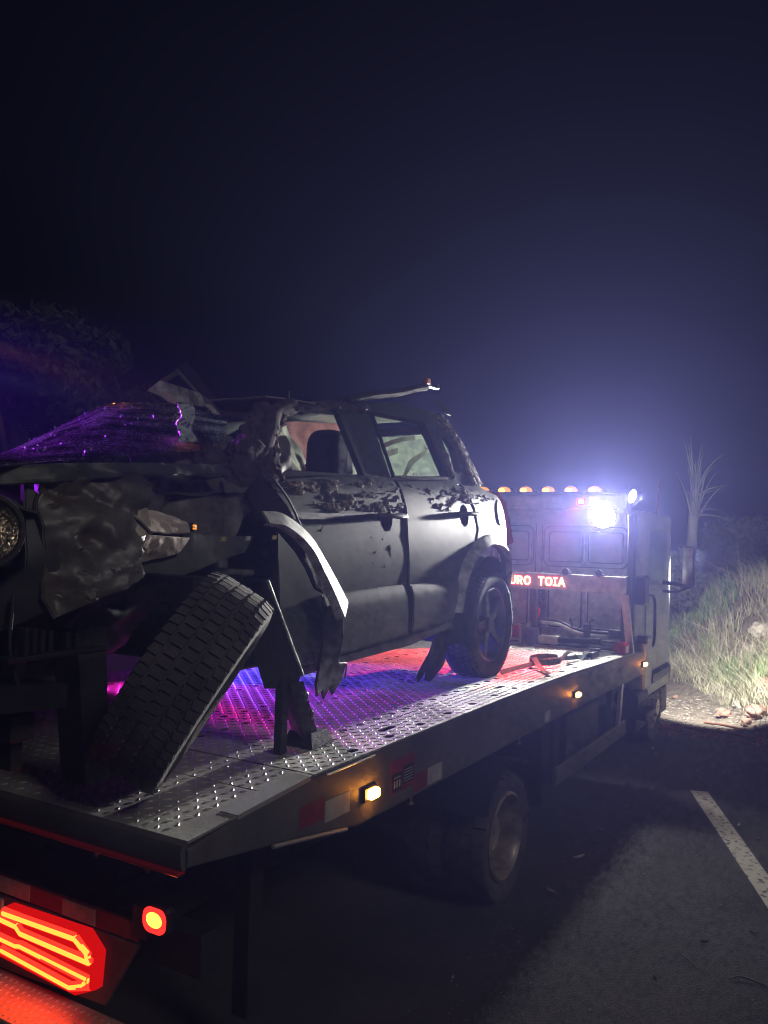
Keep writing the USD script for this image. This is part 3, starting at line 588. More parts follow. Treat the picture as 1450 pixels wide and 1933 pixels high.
obj('winch_rope', cat([lathe([(.055, -.011), (.068, 0), (.055, .011), (.04, 0)], 20, (7.17, 2.72 + .026 * k, 1.11), (0, 1, 0)) for k in range(12)]), 'red_hose', wn)
obj('winch_motor', cat([cyl((7.17, 2.66, 1.11), (7.17, 2.58, 1.11), .06, 16), box(7.10, 7.22, 2.57, 2.62, .99, 1.16, .01)]), 'blue_paint', truck, smooth=30)
obj('corner_latch', box(7.1, 7.3, 1.76, 1.86, 1.0, 1.10, .02), 'red_plastic', truck)
# cab side: exhaust stub, grab rail, handle, mirror on its arm
obj('side_pipe', cat([cyl((7.72, 1.80, 1.08), (7.72, 1.72, 1.08), .035, 16)]), 'dark_frame', truck, smooth=30)
obj('rear_corner_box', box(7.70, 8.0, 1.73, 1.87, .62, 1.10, .02), 'cab_side_paint', truck)
obj('grab_rail', tube(curve([(8.35, 1.86, 1.45), (8.35, 1.80, 1.42), (8.35, 1.79, 1.2), (8.35, 1.80, .98), (8.35, 1.86, .95)], 20), .014, 8), 'black_plastic', truck)
dr = obj('door', box(8.35, 9.4, CY0 - .012, CY0 - .001, .60, 1.50, .005), 'cab_side_paint', truck)
obj('window', box(8.5, 9.3, CY0 - .010, CY0 - .0008, 1.52, 2.08, .004), 'window_glass', truck)
obj('wheel_arch', box(8.5, 9.4, CY0 - .05, CY0 + .02, .55, .68, .03), 'black_plastic', truck)
obj('step', box(8.0, 8.45, 1.78, 1.95, .30, .36, .01), 'black_plastic', truck)
obj('air_tank', cyl((7.75, 1.90, .52), (8.15, 1.90, .52), .11, 18), 'dark_frame', truck, smooth=30)
mi = obj('mirror', box(8.96, 9.08, 1.545, 1.665, 1.50, 1.935, .03), 'black_plastic', truck)
obj('glass', box(8.952, 8.9595, 1.555, 1.655, 1.54, 1.92, .002), 'chrome', mi)
obj('mirror_arm', cat([tube([(9.02, 1.60, 1.52), (9.02, 1.86, 1.55)], .02, 8), tube([(9.02, 1.62, 1.50), (9.02, 1.72, 1.45), (9.02, 1.86, 1.46)], .014, 8)]), 'black_plastic', mi)
obj('antenna', cyl((9.0, 1.93, 2.26), (9.0, 1.90, 2.62), .006, 6), 'red_hose', truck)

# ------------------------------------------------------------------ wrecked car, facing backwards on the deck
suv = thing('wrecked_car', 'crushed dark off-road car, muddy and without windscreen, strapped nose-first on the flatbed', 'car', (4.75, 2.95, 1.08))
YC = 2.95
def side(u, v):
    u, v = np.asarray(u, float), np.asarray(v, float)
    w = np.where(v < .75, .05 * ((.75 - v) / .45) ** 2, np.where(v < 1.15, .04 * ((v - .75) / .4) ** 2, .04 + .24 * (v - 1.15) / .45))
    w = w + np.where(u > .25, .22 * ((u - .25) / .55) ** 2, 0) + .055 * np.clip((u + .04) / .3, 0, 1) ** 2 * np.clip((v - 1.12) / .12, 0, 1) + np.where(u < -2.6, .15 * ((-2.6 - u) / .6) ** 2, 0)
    return w
def sp(u, v, off=0.0, far=False):
    u, v = np.asarray(u, float), np.asarray(v, float); y = 2.05 + side(u, v) + off
    if far: y = 2 * YC - y
    return np.stack(np.broadcast_arrays(4.75 + u, y, 1.08 + v + .033 * u), -1)
def panel(poly, off=0., th=.02, hl=(), far=False, res=.05, dent=None, bev=.004):
    v, f = vf(extr(poly, th, hl, res, bev)); o = off + (th - v[:, 2])
    if dent is not None: o = o + dent(v[:, 0], v[:, 1])
    p = sp(v[:, 0], v[:, 1], o, far); return p, (f[:, ::-1] if far else f)
def soft(a, fr, seed): return lambda u, v: a * fb(np.stack([u, v, 0 * u], 1), fr, seed, 3)
def mudpatch(poly, res, thr, amp, freq, seed, off=0., far=False, stretch=1.0):
    import shapely
    pg = shapely.Polygon(poly); a0, b0, a1, b1 = pg.bounds
    us, vs = np.arange(a0 - .02, a1 + .02, res), np.arange(b0 - .02, b1 + .02, res)
    Uu, Vv = np.meshgrid(us, vs, indexing='ij'); pts = np.stack([Uu * stretch, Vv, 0 * Uu], -1)
    d = shapely.distance(pg.boundary, shapely.points(Uu, Vv)); ins = shapely.contains_xy(pg, Uu, Vv)
    edge = np.where(ins, np.clip(d / .03, 0, 1), -9.0)
    h = fb(pts, freq, seed, 5) + .35 * fb(pts, freq * .3, seed + 4, 2) + .12 * edge - thr
    hh = np.where(h > 0, np.minimum(h * amp * 6, amp) * (.55 + .9 * meshkit.fbm(pts * freq * 2.3, 3, seed + 9)), -.004)
    P = sp(Uu, Vv, off - hh, far); v, f = grid_mesh(P); k = (h > 0).ravel(); f = f[k[f].any(1)]
    used = np.unique(f); mp = np.zeros(len(v), int); mp[used] = np.arange(len(used)); f = mp[f]
    return v[used], (f[:, ::-1] if far else f)
front_door = [(-2.035, 1.155), (-1.714, 1.181), (-1.244, 1.202), (-1.02, 1.187), (-.978, 1.051), (-.983, .91), (-.96, .665), (-.901, .495), (-.868, .38), (-1.532, .369), (-1.855, .362), (-1.947, .425), (-2.037, .652), (-2.057, .845), (-2.05, 1.036)]
rear_door = [(-.997, 1.188), (-.35, 1.212), (-.227, 1.191), (-.122, 1.054), (-.086, .926), (-.149, .816), (-.241, .694), (-.303, .559), (-.326, .412), (-.703, .389), (-.846, .383), (-.877, .493), (-.937, .663), (-.96, .91), (-.955, 1.052)]
quarter = [(-.196, 1.192), (.065, 1.195), (.317, 1.144), (.407, 1.041), (.50, .883), (.56, .70), (.60, .45), (.52, .45), (.47, .62), (.40, .73), (.28, .80), (.15, .825), (.05, .815), (-.055, .791), (-.126, .812), (-.06, .926), (-.09, 1.054)]
sill = [(-1.88, .352), (-1.529, .359), (-.864, .369), (-.322, .401), (-.275, .361), (-.795, .317), (-1.515, .320), (-1.83, .313)]
clad1 = [(-1.745, .665), (-1.02, .66), (-.969, .518), (-.937, .402), (-1.584, .389), (-1.696, .485)]
clad2 = [(-.946, .655), (-.37, .633), (-.384, .567), (-.397, .431), (-.77, .413), (-.893, .408)]
outer = [(-2.105, 1.152), (-2.046, 1.274), (-1.95, 1.372), (-1.805, 1.453), (-1.651, 1.505), (-1.244, 1.575), (-.952, 1.62), (-.5, 1.66), (-.08, 1.66), (.05, 1.64), (.165, 1.56), (.265, 1.43), (.265, 1.30), (.215, 1.21), (.126, 1.19), (-.189, 1.199), (-1.02, 1.189), (-1.714, 1.183)]
win1 = [(-1.978, 1.199), (-1.891, 1.366), (-1.815, 1.409), (-1.633, 1.485), (-1.27, 1.509), (-1.289, 1.207)]
win2 = [(-.937, 1.552), (-.338, 1.556), (-.325, 1.45), (-.345, 1.231), (-.734, 1.212), (-1.005, 1.211)]
win3 = [(-.135, 1.50), (-.075, 1.49), (-.03, 1.42), (-.085, 1.28), (-.15, 1.262), (-.18, 1.30)]
slow = soft(.006, 2.2, 3)
def cup_at(u0, v0): return [(u0 + .035 + .058 * math.cos(a), v0 - .012 + .062 * math.sin(a)) for a in np.linspace(0, 2 * PI, 18, endpoint=False)]
for far in (False, True):
    d1 = obj('front_door', panel(front_door, 0, .03, [cup_at(-1.21, 1.008)], far=far, dent=slow), 'suv_paint', suv, smooth=35)
    d2 = obj('rear_door', panel(rear_door, 0, .03, [cup_at(-.285, 1.022)], far=far, dent=slow), 'suv_paint', suv, smooth=35)
    obj('quarter_panel', panel(quarter, -.002, .03, far=far, dent=slow), 'suv_paint', suv, smooth=35)
    obj('sill', panel(sill, .015, .05, far=far), 'cladding', suv, smooth=35)
    def cl(u, v): return .018 * np.clip((v - .60) / .06, 0, 1)
    obj('door_cladding', panel(clad1, -.030, .03, far=far, dent=cl, res=.03, bev=.006), 'cladding', d1, smooth=50)
    obj('door_cladding', panel(clad2, -.030, .03, far=far, dent=cl, res=.03, bev=.006), 'cladding', d2, smooth=50)
    obj('pillar_frame', panel(outer, .012, .035, [win1, win2, win3], far, .05, dent=soft(.03, 2.5, 8)), 'suv_paint', suv, smooth=35)
    obj('window_rubber', cat([tube(np.vstack([sp(*np.array(win2).T, .004, far), sp(*np.array(win2[:1]).T, .004, far)]), .011, 6)]), 'dull_plastic', suv)
    obj('rear_door_glass' if not far else 'cracked_door_glass', panel(win2, .035, .004, far=far, bev=0), 'dusty_glass' if far else 'window_glass', suv)
    obj('quarter_glass', panel(win3, .035, .004, far=far, bev=0), 'window_glass', suv)
    for (u0, u1, v0, d) in ((-1.21, -1.035, 1.008, d1), (-.285, -.11, 1.022, d2)):
        obj('handle_cup', panel([((a - u0 - .035) * 1.15 + u0 + .035, (b - v0 + .012) * 1.15 + v0 - .012) for a, b in cup_at(u0, v0)], .030, .006, far=far, bev=0), 'suv_paint', d)
        pts = sp([u0 - .05, u0 - .02, u0 + .06, u1, u1 + .01], [v0] * 5, np.array([-.004, -.028, -.034, -.032, -.02]), far)
        obj('door_handle', tube(pts, .013, 10), 'suv_paint_dusty', d, smooth=40)
        obj('handle_cap', hull([sp(u1 + du_, v0 + dv_, -.012 - o_, far) for du_, dv_, o_ in ((-.06, .016, 0), (-.06, -.016, 0), (.03, .014, 0), (.03, -.014, 0), (-.05, .010, .03), (-.05, -.010, .03), (.018, .010, .028), (.018, -.010, .028), (.034, 0, .01))]), 'flare_plastic', d, smooth=50)
obj('handle_shadow_strip', panel([(-1.98, 1.022), (-1.30, 1.015), (-1.30, .985), (-1.98, .992)], -.010, .012), 'black_plastic', suv)  # dark strip drawn along the shadow line of the front handle
# door seams and shut-line edges that catch the lamp
obj('door_edge', tube(sp([-.975, -.972, -.955, -.93], [1.05, .91, .68, .6], -.002), .004, 6), 'suv_paint_dusty', suv)
# rear arch flare
def flare(pts, w0, w1, off0, off1, m, name, res=30, far=False, th=.012, crest=False):
    c = curve([(a, b, 0) for a, b in pts], res)[:, :2]; k = len(c); t = np.gradient(c, axis=0); t /= np.linalg.norm(t, axis=1)[:, None]; n = np.stack([-t[:, 1], t[:, 0]], 1)
    s = np.linspace(-1, 1, 7); ww = np.linspace(w0, w1, k)
    P = np.array([[sp(c[i, 0] + n[i, 0] * q * ww[i], c[i, 1] + n[i, 1] * q * ww[i], off0 + (off1 - off0) * (((1 - q) / 2) ** .9 * min(1, (1 + q) * 4 + .25) if crest else (1 - q * q) ** .8), far) for q in s] for i in range(k)])
    N = np.zeros_like(P); N[..., 1] = -1 if not far else 1
    return obj(name, slab(P if not far else P[:, ::-1], N, th), m, suv, smooth=40)
for far in (False, True):
    flare([(-.345, .45), (-.33, .60), (-.25, .73), (-.10, .82), (.08, .86), (.28, .83), (.44, .74), (.545, .58), (.585, .42)], .034, .036, -.004, -.052, 'flare_plastic', 'wheel_arch_flare', far=far, crest=True)
for far in (False, True):
    g = np.radians(np.linspace(-15, 195, 20)); P = np.array([[(5.0 + .40 * math.cos(a), (y if not far else 2 * YC - y), 1.42 + .42 * math.sin(a)) for y in (2.10, 2.35, 2.62)] for a in g]); N = np.array([[(math.cos(a), 0, math.sin(a))] * 3 for a in g])
    obj('wheel_well', slab(P, N, .006), 'dull_plastic', suv, smooth=40)
    obj('well_wall', box(4.6, 5.4, *( (2.60, 2.62) if not far else (2 * YC - 2.62, 2 * YC - 2.60)), 1.35, 1.84), 'dull_plastic', suv)
# front arch: what is left of the fender, its flare hanging off, and the torn liner
obj('fender_remnant', panel([(-2.157, 1.17), (-2.122, 1.14), (-2.034, 1.047), (-1.923, .863), (-1.792, .674), (-1.864, .70), (-1.996, .86), (-2.095, .95), (-2.208, 1.0), (-2.245, 1.095)], -.06, .012, res=.03, dent=lambda u, v: .05 * np.clip((-1.95 - u) * 3, 0, 1) + .02 * fb(np.stack([u, v, 0 * u], 1), 6, 2)), 'black_plastic', suv, smooth=35)
obj('fender_edge', tube(curve(sp([-2.157, -2.122, -2.034, -1.923, -1.79], [1.17, 1.14, 1.047, .863, .665], -.066), 20), .005, 6), 'suv_paint_dusty', suv)
flare([(-2.30, 1.0), (-2.18, .985), (-2.03, .905), (-1.93, .80), (-1.83, .69), (-1.755, .605)], .026, .054, -.125, -.165, 'flare_plastic', 'front_arch_flare', 26, crest=True)
obj('torn_liner', panel([(-1.833, .626), (-1.74, .64), (-1.712, .56), (-1.69, .45), (-1.70, .37), (-1.625, .36), (-1.615, .28), (-1.66, .22), (-1.70, .26), (-1.73, .215), (-1.76, .26), (-1.80, .24), (-1.842, .30), (-1.846, .415), (-1.85, .505)], -.10, .01, res=.03, dent=soft(.06, 5, 4)), 'black_plastic', suv, smooth=35)
obj('liner_edge', tube(curve(sp([-1.74, -1.71, -1.69, -1.70, -1.63, -1.615], [.63, .56, .45, .375, .36, .29], -.105), 16), .004, 5), 'flare_plastic', suv)
# mud thrown over the body
mb = [(-1.96, 1.15), (-1.25, 1.19), (-1.0, 1.17), (-.97, 1.06), (-1.15, 1.0), (-1.32, 1.03), (-1.60, 1.02), (-1.93, 1.08)]
obj('mud', mudpatch(mb, .0055, .10, .0085, 62, 5, stretch=.42), 'mud', suv, smooth=True, kind='stuff')
obj('mud', mudpatch([(-.95, 1.18), (-.2, 1.19), (.10, 1.185), (.33, 1.10), (.02, 1.08), (-.35, 1.07), (-.5, 1.0), (-.7, 1.09)], .0055, .12, .008, 62, 8, stretch=.45), 'mud', suv, smooth=True, kind='stuff')
obj('mud', mudpatch([(-.02, 1.66), (.06, 1.64), (.165, 1.56), (.265, 1.43), (.262, 1.30), (.215, 1.20), (-.02, 1.19), (.0, 1.28), (.04, 1.42), (.0, 1.52), (-.12, 1.59)], .0060, .0, .013, 52, 3, .008), 'mud', suv, smooth=True, kind='stuff')
obj('mud', mudpatch([(-2.12, 1.13), (-2.02, 1.33), (-1.88, 1.44), (-1.65, 1.51), (-1.0, 1.61), (-.95, 1.56), (-1.25, 1.53), (-1.62, 1.50), (-1.80, 1.43), (-1.95, 1.28), (-1.99, 1.15)], .010, -.06, .030, 18, 2, .005), 'dark_mud', suv, smooth=True, kind='stuff')
obj('mud', mudpatch([(-2.0, 1.19), (-1.93, 1.30), (-1.92, 1.40), (-1.975, 1.38), (-2.03, 1.25)], .008, .05, .030, 30, 12, -.02), 'mud', suv, smooth=True, kind='stuff')
obj('mud', mudpatch([(-1.9, .98), (-1.0, .98), (-1.0, .70), (-1.75, .70)], .005, .335, .0045, 40, 21), 'mud', suv, smooth=True, kind='stuff')
obj('mud', mudpatch([(-.21, 1.29), (-.16, 1.38), (-.22, 1.42), (-.28, 1.30), (-.26, 1.20), (-.2, 1.2)], .008, .10, .014, 34, 15, .006), 'mud', suv, smooth=True, kind='stuff')
# rear: tailgate, lamps, bumper
def rear_x(v): return .62 - .10 * np.clip((v - .9) / .3, 0, 1) - .30 * np.clip((v - 1.15) / .45, 0, 1)
def rear_sheet(y0, y1, v0, v1, off=0, n=10, solid=True):
    P = np.array([[(4.75 + rear_x(v) + off - .10 * ((y - YC) / .7) ** 2, y, 1.08 + v + .033 * rear_x(v)) for y in np.linspace(y0, y1, n)] for v in np.linspace(v0, v1, n)]); N = np.zeros_like(P); N[..., 0] = 1
    return slab(P[:, ::-1], N, .02) if solid else grid_mesh(P[:, ::-1])
tg = obj('tailgate', rear_sheet(2.34, 3.56, .45, 1.16), 'suv_paint', suv, smooth=35)
obj('gate_pillar', rear_sheet(2.36, 2.42, 1.16, 1.60, 0, 6), 'suv_paint', tg, smooth=35); obj('gate_pillar', rear_sheet(3.48, 3.54, 1.16, 1.60, 0, 6), 'suv_paint', tg, smooth=35)
obj('gate_rail', rear_sheet(2.42, 3.48, 1.55, 1.60, 0, 6), 'suv_paint', tg, smooth=35)
for s in (1, -1):
    pts = [(x, y if s > 0 else 2 * YC - y, z) for x, y, z in ((5.24, 2.165, 2.262), (5.30, 2.125, 2.20), (5.315, 2.072, 1.93), (5.26, 2.11, 1.90), (5.12, 2.15, 2.2), (5.20, 2.115, 1.95), (5.33, 2.25, 2.2), (5.36, 2.2, 1.93), (5.28, 2.26, 2.28))]
    obj('tail_lamp', hull(pts), 'red_plastic', suv, smooth=40)
obj('rear_bumper', box(5.25, 5.40, 2.25, 3.65, 1.46, 1.66, .04), 'cladding', suv)
obj('fuel_flap', panel([(.298 + .05 * math.cos(a), 1.03 + .085 * math.sin(a)) for a in np.linspace(0, 2 * PI, 20, endpoint=False)], -.006, .008), 'suv_paint_dusty', suv, smooth=35)
obj('gate_wire', tube(curve([(5.01, 2.36, 2.60), (5.12, 2.34, 2.47), (5.20, 2.33, 2.32), (5.24, 2.32, 2.22)], 14), .004, 5), 'grey_steel', suv)
# roof skin: buckled at the front, with a roof bar standing up from it
us = np.linspace(-1.72, .06, 34); ws = np.linspace(-1, 1, 22)
RP = np.zeros((34, 22, 3))
for i, u in enumerate(us):
    ve = np.interp(u, [-1.72, -1.244, -.952, -.5, .06], [1.49, 1.575, 1.62, 1.665, 1.645]); ye = 2.05 + float(side(u, ve)) + .012
    for j, s in enumerate(ws):
        y = YC + s * (YC - ye); v = ve + .035 * (1 - s * s) - .13 * np.exp(-((u + 1.35) / .35) ** 2) * (1 - s * s) * (1 + .5 * math.sin(5 * s))
        RP[i, j] = (4.75 + u, y, 1.08 + v + .033 * u)
RP[..., 2] += .035 * fb(RP, 4, 6)
RN = np.zeros_like(RP); RN[..., 2] = 1
obj('roof', slab(RP, RN, .015), 'suv_paint_dusty', suv, smooth=35)
def roof_pt(u, y, dz=0): return (4.75 + u, y, 1.08 + float(np.interp(u, [-1.72, -1.244, -.952, -.5, .06], [1.49, 1.575, 1.62, 1.665, 1.645])) + .033 * u + dz)
rb = obj('roof_rail', tube(curve([roof_pt(-1.15, 2.33, .01), roof_pt(-.9, 2.34, .03), roof_pt(-.6, 2.35, .055), roof_pt(-.33, 2.36, .115), roof_pt(-.22, 2.36, .14)], 18), .022, 8), 'dull_plastic', suv, smooth=40, label='roof rail torn loose and standing up at its rear end')
obj('rail_stub', cat([box(4.75 - .24, 4.75 - .19, 2.34, 2.38, 2.885, 2.925, .006)]), 'orange_trim', rb)
obj('rail_end', tube(curve([roof_pt(-.21, 2.36, .15), roof_pt(-.13, 2.365, .155), roof_pt(-.05, 2.365, .16), roof_pt(-.045, 2.365, .19)], 10), .010, 6), 'grey_steel', rb)
obj('aerial', cyl(roof_pt(-.88, 2.9, 0), roof_pt(-.885, 2.9, .09), .003, 5), 'sticker_white', suv)
obj('roof_flap', slab(np.array([[roof_pt(-.05 + .02 * j, 2.31 + .02 * i, .03 * i) for j in range(6)] for i in range(4)]), np.array([0, -1.0, 0]), .008), 'suv_paint_dusty', suv)
def hp_(px, py, y):
    d = Fw + Rt * (px - 725) / FPX - Up * (py - 966.5) / FPX; return EYE + d * ((y - EYE[1]) / d[1])
# interior
for y in (2.50, 3.35):
    s = obj('seat', cat([hull([(3.35, y - .24, 1.55), (3.35, y + .24, 1.55), (3.85, y - .24, 1.5), (3.85, y + .24, 1.5), (3.35, y - .24, 1.70), (3.35, y + .24, 1.70), (3.85, y - .24, 1.68), (3.85, y + .24, 1.68)]),
        hull([(3.74, y - .23, 1.66), (3.74, y + .23, 1.66), (3.88, y - .22, 1.66), (3.88, y + .22, 1.66), (3.88, y - .20, 2.18), (3.88, y + .20, 2.18), (3.98, y - .18, 2.16), (3.98, y + .18, 2.16)])]), 'seat_fabric', suv)
    q = trimesh.creation.icosphere(3, 1.0); v = np.array(q.vertices); v = np.sign(v) * np.abs(v) ** .55
    if y < 3:   # headrest shoved forward against the door opening
        obj('headrest', (v * [.135, .09, .165] + np.array([3.64, 2.45, 2.33]), np.array(q.faces)), 'seat_fabric', s, smooth=True)
    else: obj('headrest', (v * [.06, .13, .10] + np.array([3.95, y, 2.28]), np.array(q.faces)), 'seat_fabric', s, smooth=True)
obj('rear_bench', cat([box(4.25, 4.75, 2.30, 3.6, 1.45, 1.68, .05), hull([(4.66, 2.3, 1.66), (4.66, 3.6, 1.66), (4.8, 2.3, 1.66), (4.8, 3.6, 1.66), (4.80, 2.3, 2.12), (4.80, 3.6, 2.12), (4.9, 2.3, 2.10), (4.9, 3.6, 2.10)])]), 'seat_fabric', suv)
def sheet(c, m, name, amp=.03, n=24, th=.006, seed=0, parent=None, freq=5):
    """A draped or bent sheet over four corners, wrinkled."""
    c = np.array(c, float); s, t = np.meshgrid(np.linspace(0, 1, n), np.linspace(0, 1, n), indexing='ij'); s, t = s[..., None], t[..., None]
    P = (1 - s) * (1 - t) * c[0] + s * (1 - t) * c[1] + s * t * c[2] + (1 - s) * t * c[3]
    N = np.cross(c[1] - c[0], c[3] - c[0]); N = N / np.linalg.norm(N); P = P + N * (amp * 2 * fb(P, freq, seed, 4))[..., None]
    return obj(name, slab(P, np.broadcast_to(N, P.shape), th), m, parent or suv, smooth=50)
sheet([(3.38, 2.66, 2.50), (3.66, 2.76, 2.54), (3.98, 2.72, 2.20), (3.45, 2.62, 2.20)], 'airbag_cloth', 'airbag', .05, seed=3)
sheet([(3.7, 2.95, 2.58), (4.8, 3.05, 2.70), (4.8, 3.05, 2.25), (3.7, 2.9, 2.2)], 'red_cloth', 'curtain_airbag', .04, seed=5)
sheet([(4.4, 3.2, 2.74), (4.95, 3.25, 2.79), (4.95, 3.2, 2.70), (4.55, 3.2, 2.64)], 'orange_trim', 'torn_trim', .02, seed=6)
obj('stain', ellip((3.84, 2.70, 2.33), .06, .02, .05, 2, .5), 'red_cloth', suv)
sheet([(3.05, 2.42, 2.585), (4.7, 2.42, 2.69), (4.7, 3.45, 2.69), (3.05, 3.45, 2.585)], 'headliner', 'headliner', .012, seed=7)
def strip_(pts, y0, y1, name):
    n_ = len(pts) // 2; P = np.array([[hp_(*pts[i], y0 + (y1 - y0) * i / n_), hp_(*pts[len(pts) - 1 - i], y0 + (y1 - y0) * i / n_)] for i in range(n_)]); obj(name, grid_mesh(P), 'thin_trim', suv)
strip_([(720, 838), (742, 829), (764, 824), (802, 818), (804, 827), (766, 833), (744, 838), (722, 848)], 2.62, 2.70, 'loose_trim')
strip_([(780, 863), (798, 852), (813, 844), (816, 850), (800, 860), (784, 872)], 2.56, 2.62, 'loose_trim')
strip_([(760, 899), (766, 884), (772, 868), (784, 861), (790, 868), (780, 876), (774, 886), (766, 901)], 2.52, 2.56, 'torn_bracket')
strip_([(728, 852), (751, 845), (752, 856), (730, 863)], 2.70, 2.72, 'loose_trim')
obj('gate_glass', rear_sheet(2.425, 3.475, 1.17, 1.545, -.02, 10, False), 'dusty_glass', tg)
obj('seat_belt', ribbon(curve([(4.38, 2.34, 2.33), (4.36, 2.33, 2.27), (4.31, 2.32, 2.19), (4.26, 2.32, 2.12)], 12), (1, 0, 0), .045), 'airbag_cloth', suv)
obj('seat_belt', ribbon(curve([(3.52, 2.25, 2.42), (3.50, 2.25, 2.25), (3.44, 2.27, 2.10)], 12), (1, 0, 0), .05), 'grey_steel', suv)
obj('floor_pan', box(2.6, 5.2, 2.15, 3.75, 1.40, 1.45, .01), 'black_plastic', suv)
obj('dashboard', hull([(2.75, 2.25, 1.85), (2.75, 3.65, 1.85), (3.05, 2.25, 1.75), (3.05, 3.65, 1.75), (2.75, 2.25, 2.12), (2.75, 3.65, 2.12), (2.98, 2.25, 2.08), (2.98, 3.65, 2.08)]), 'black_plastic', suv)
# wheels of the car
def car_wheel(c, axis, r, w, up, m, rim=True, nblk=58, name='wheel'):
    t = lug_tyre(c, axis, r, w, up, suv, m, nblk, ((-.40, .15), (-.205, .16), (0, .16), (.205, .16), (.40, .15)), .009, name, r * .68, .012)
    ax = np.array(axis, float); ax /= np.linalg.norm(ax); c = np.array(c)
    R_ = r * .69
    rm = obj('rim', lathe([(R_, -w * .36), (R_, w * .40), (R_ - .012, w * .44), (R_ - .02, w * .38), (R_ - .03, w * .1), (R_ - .03, -w * .36)], 48, c, axis, up), 'alloy', t, smooth=40)
    a = np.array(up, float); a -= ax * (a @ ax); a /= np.linalg.norm(a); b = np.cross(ax, a)
    for k in range(5):
        g = k * 2 * PI / 5 + .3; d = math.cos(g) * a + math.sin(g) * b; e = np.cross(ax, d)
        obj('spoke', hull([c + d * .03 + e * s * .03 + ax * w * q for s in (-1, 1) for q in (.20, .32)] + [c + d * (R_ - .025) + e * s * .018 + ax * w * q for s in (-1, 1) for q in (.24, .36)]), 'alloy', rm)
    obj('hub', disc(c + ax * w * .28, ax, .045, 20, .05), 'alloy', rm)
    obj('brake_disc', disc(c + ax * w * .02, ax, .15, 28, .02), 'grey_steel', t)
    return t
car_wheel((5.0, 2.175, 1.405), (0, -1, 0), .345, .22, (0, 0, 1), 'rubber')
car_wheel((5.0, 2 * YC - 2.175, 1.405), (0, 1, 0), .345, .22, (0, 0, 1), 'rubber')
fc = EYE + (Fw + Rt * (352 - 725) / FPX - Up * (1283 - 966.5) / FPX) * 2.80
du = .54 * Rt + .84 * Up + .06 * Fw; du /= np.linalg.norm(du)
fa = .84 * Rt - .54 * Up + .01 * Fw; fa -= du * (fa @ du); fa /= np.linalg.norm(fa)
car_wheel(fc, fa, .364, .25, du, 'dusty_rubber', nblk=62)
car_wheel((2.35, 2 * YC - 2.22, 1.42), (.2, 1, .1), .345, .22, (0, 0, 1), 'rubber')
# rags of plastic that hang round the rear wheel
obj('torn_liner', panel([(-.33, .46), (-.24, .5), (-.12, .40), (-.10, .10), (-.20, .005), (-.27, .03), (-.30, .10), (-.33, .02), (-.37, .06), (-.35, .2)], .10, .012, res=.04, dent=soft(.08, 4, 14)), 'black_plastic', suv, smooth=35)
obj('torn_liner', panel([(.52, .45), (.60, .40), (.60, .2), (.66, .12), (.62, .01), (.54, .02), (.50, .1), (.53, .25)], .12, .012, res=.04, dent=soft(.08, 4, 15)), 'black_plastic', suv, smooth=35)
# crushed nose
def crumple(poly, off, th, m, name, amp, fr, seed, res=.03, bends=(), label=None):
    def dent(u, v):
        q = np.stack([u, v, 0 * u], 1); rc = np.random.default_rng(seed); wq = .10 * fb(q, 2.5, seed + 8, 3)
        o = amp * .8 * 2 * fb(q, fr * .6, seed, 2)
        for k_ in range(7):
            an = rc.uniform(0, PI); f_ = fr * rc.uniform(.35, 1.3); ph = rc.uniform(0, 1); w_ = (u * math.cos(an) + v * math.sin(an) + wq) * f_ + ph
            o = o + amp * .9 * (np.abs((w_ % 1) - .5) - .25) / (1 + .5 * k_) * np.clip(.4 + 2.5 * fb(q, 2.0, seed + 20 + k_, 2), 0, 1.3)
        o = o + 0 * amp * 2 * fb(q, fr, seed, 4) + amp * 1.3 * (np.abs(fb(q, fr * 1.6, seed + 50, 3)) * 2 - .3)
        for (a, b, dx, dy, h, w_) in bends:          # a crease: a ridge along a line
            d = np.abs((u - a) * -dy + (v - b) * dx); o = o - h * np.exp(-(d / w_))
        return o
    return obj(name, panel(poly, off, th, res=res, dent=dent), m, suv, smooth=22, label=label)
crumple([(-2.60, 1.165), (-2.279, 1.172), (-2.10, 1.155), (-2.115, 1.05), (-2.19, 1.0), (-2.233, .933), (-2.328, .875), (-2.444, .855), (-2.527, .845), (-2.63, .822), (-2.80, .84), (-2.80, .994), (-2.80, 1.08), (-2.82, 1.14)], .06, .012, 'scraped_plastic', 'front_fender', .030, 3.6, 4, .016, ((-2.7, .95, .8, .6, -.04, .05),))
bm = crumple([(-3.099, 1.121), (-2.848, 1.151), (-2.80, 1.10), (-2.79, .995), (-2.78, .875), (-2.90, .781), (-3.0, .74), (-3.09, .70), (-3.127, .76), (-3.108, .9), (-3.133, 1.025)], -.045, .014, 'scraped_plastic', 'front_bumper', .085, 4.2, 9, .014, ((-2.95, 1.05, .98, -.2, -.02, .03), (-2.82, .95, .25, .97, .03, .04)))
obj('bumper_tear', mudpatch([(-3.08, .86), (-2.86, .90), (-2.86, .80), (-3.05, .73)], .007, .12, .010, 26, 33, -.05), 'red_mud', bm, smooth=True, kind='stuff')
crumple([(-3.25, 1.142), (-3.04, 1.165), (-2.796, 1.18), (-2.396, 1.195), (-2.38, 1.16), (-2.806, 1.135), (-3.103, 1.10), (-3.25, 1.09)], -.06, .03, 'suv_paint', 'hood_edge', .045, 5, 12, .016)
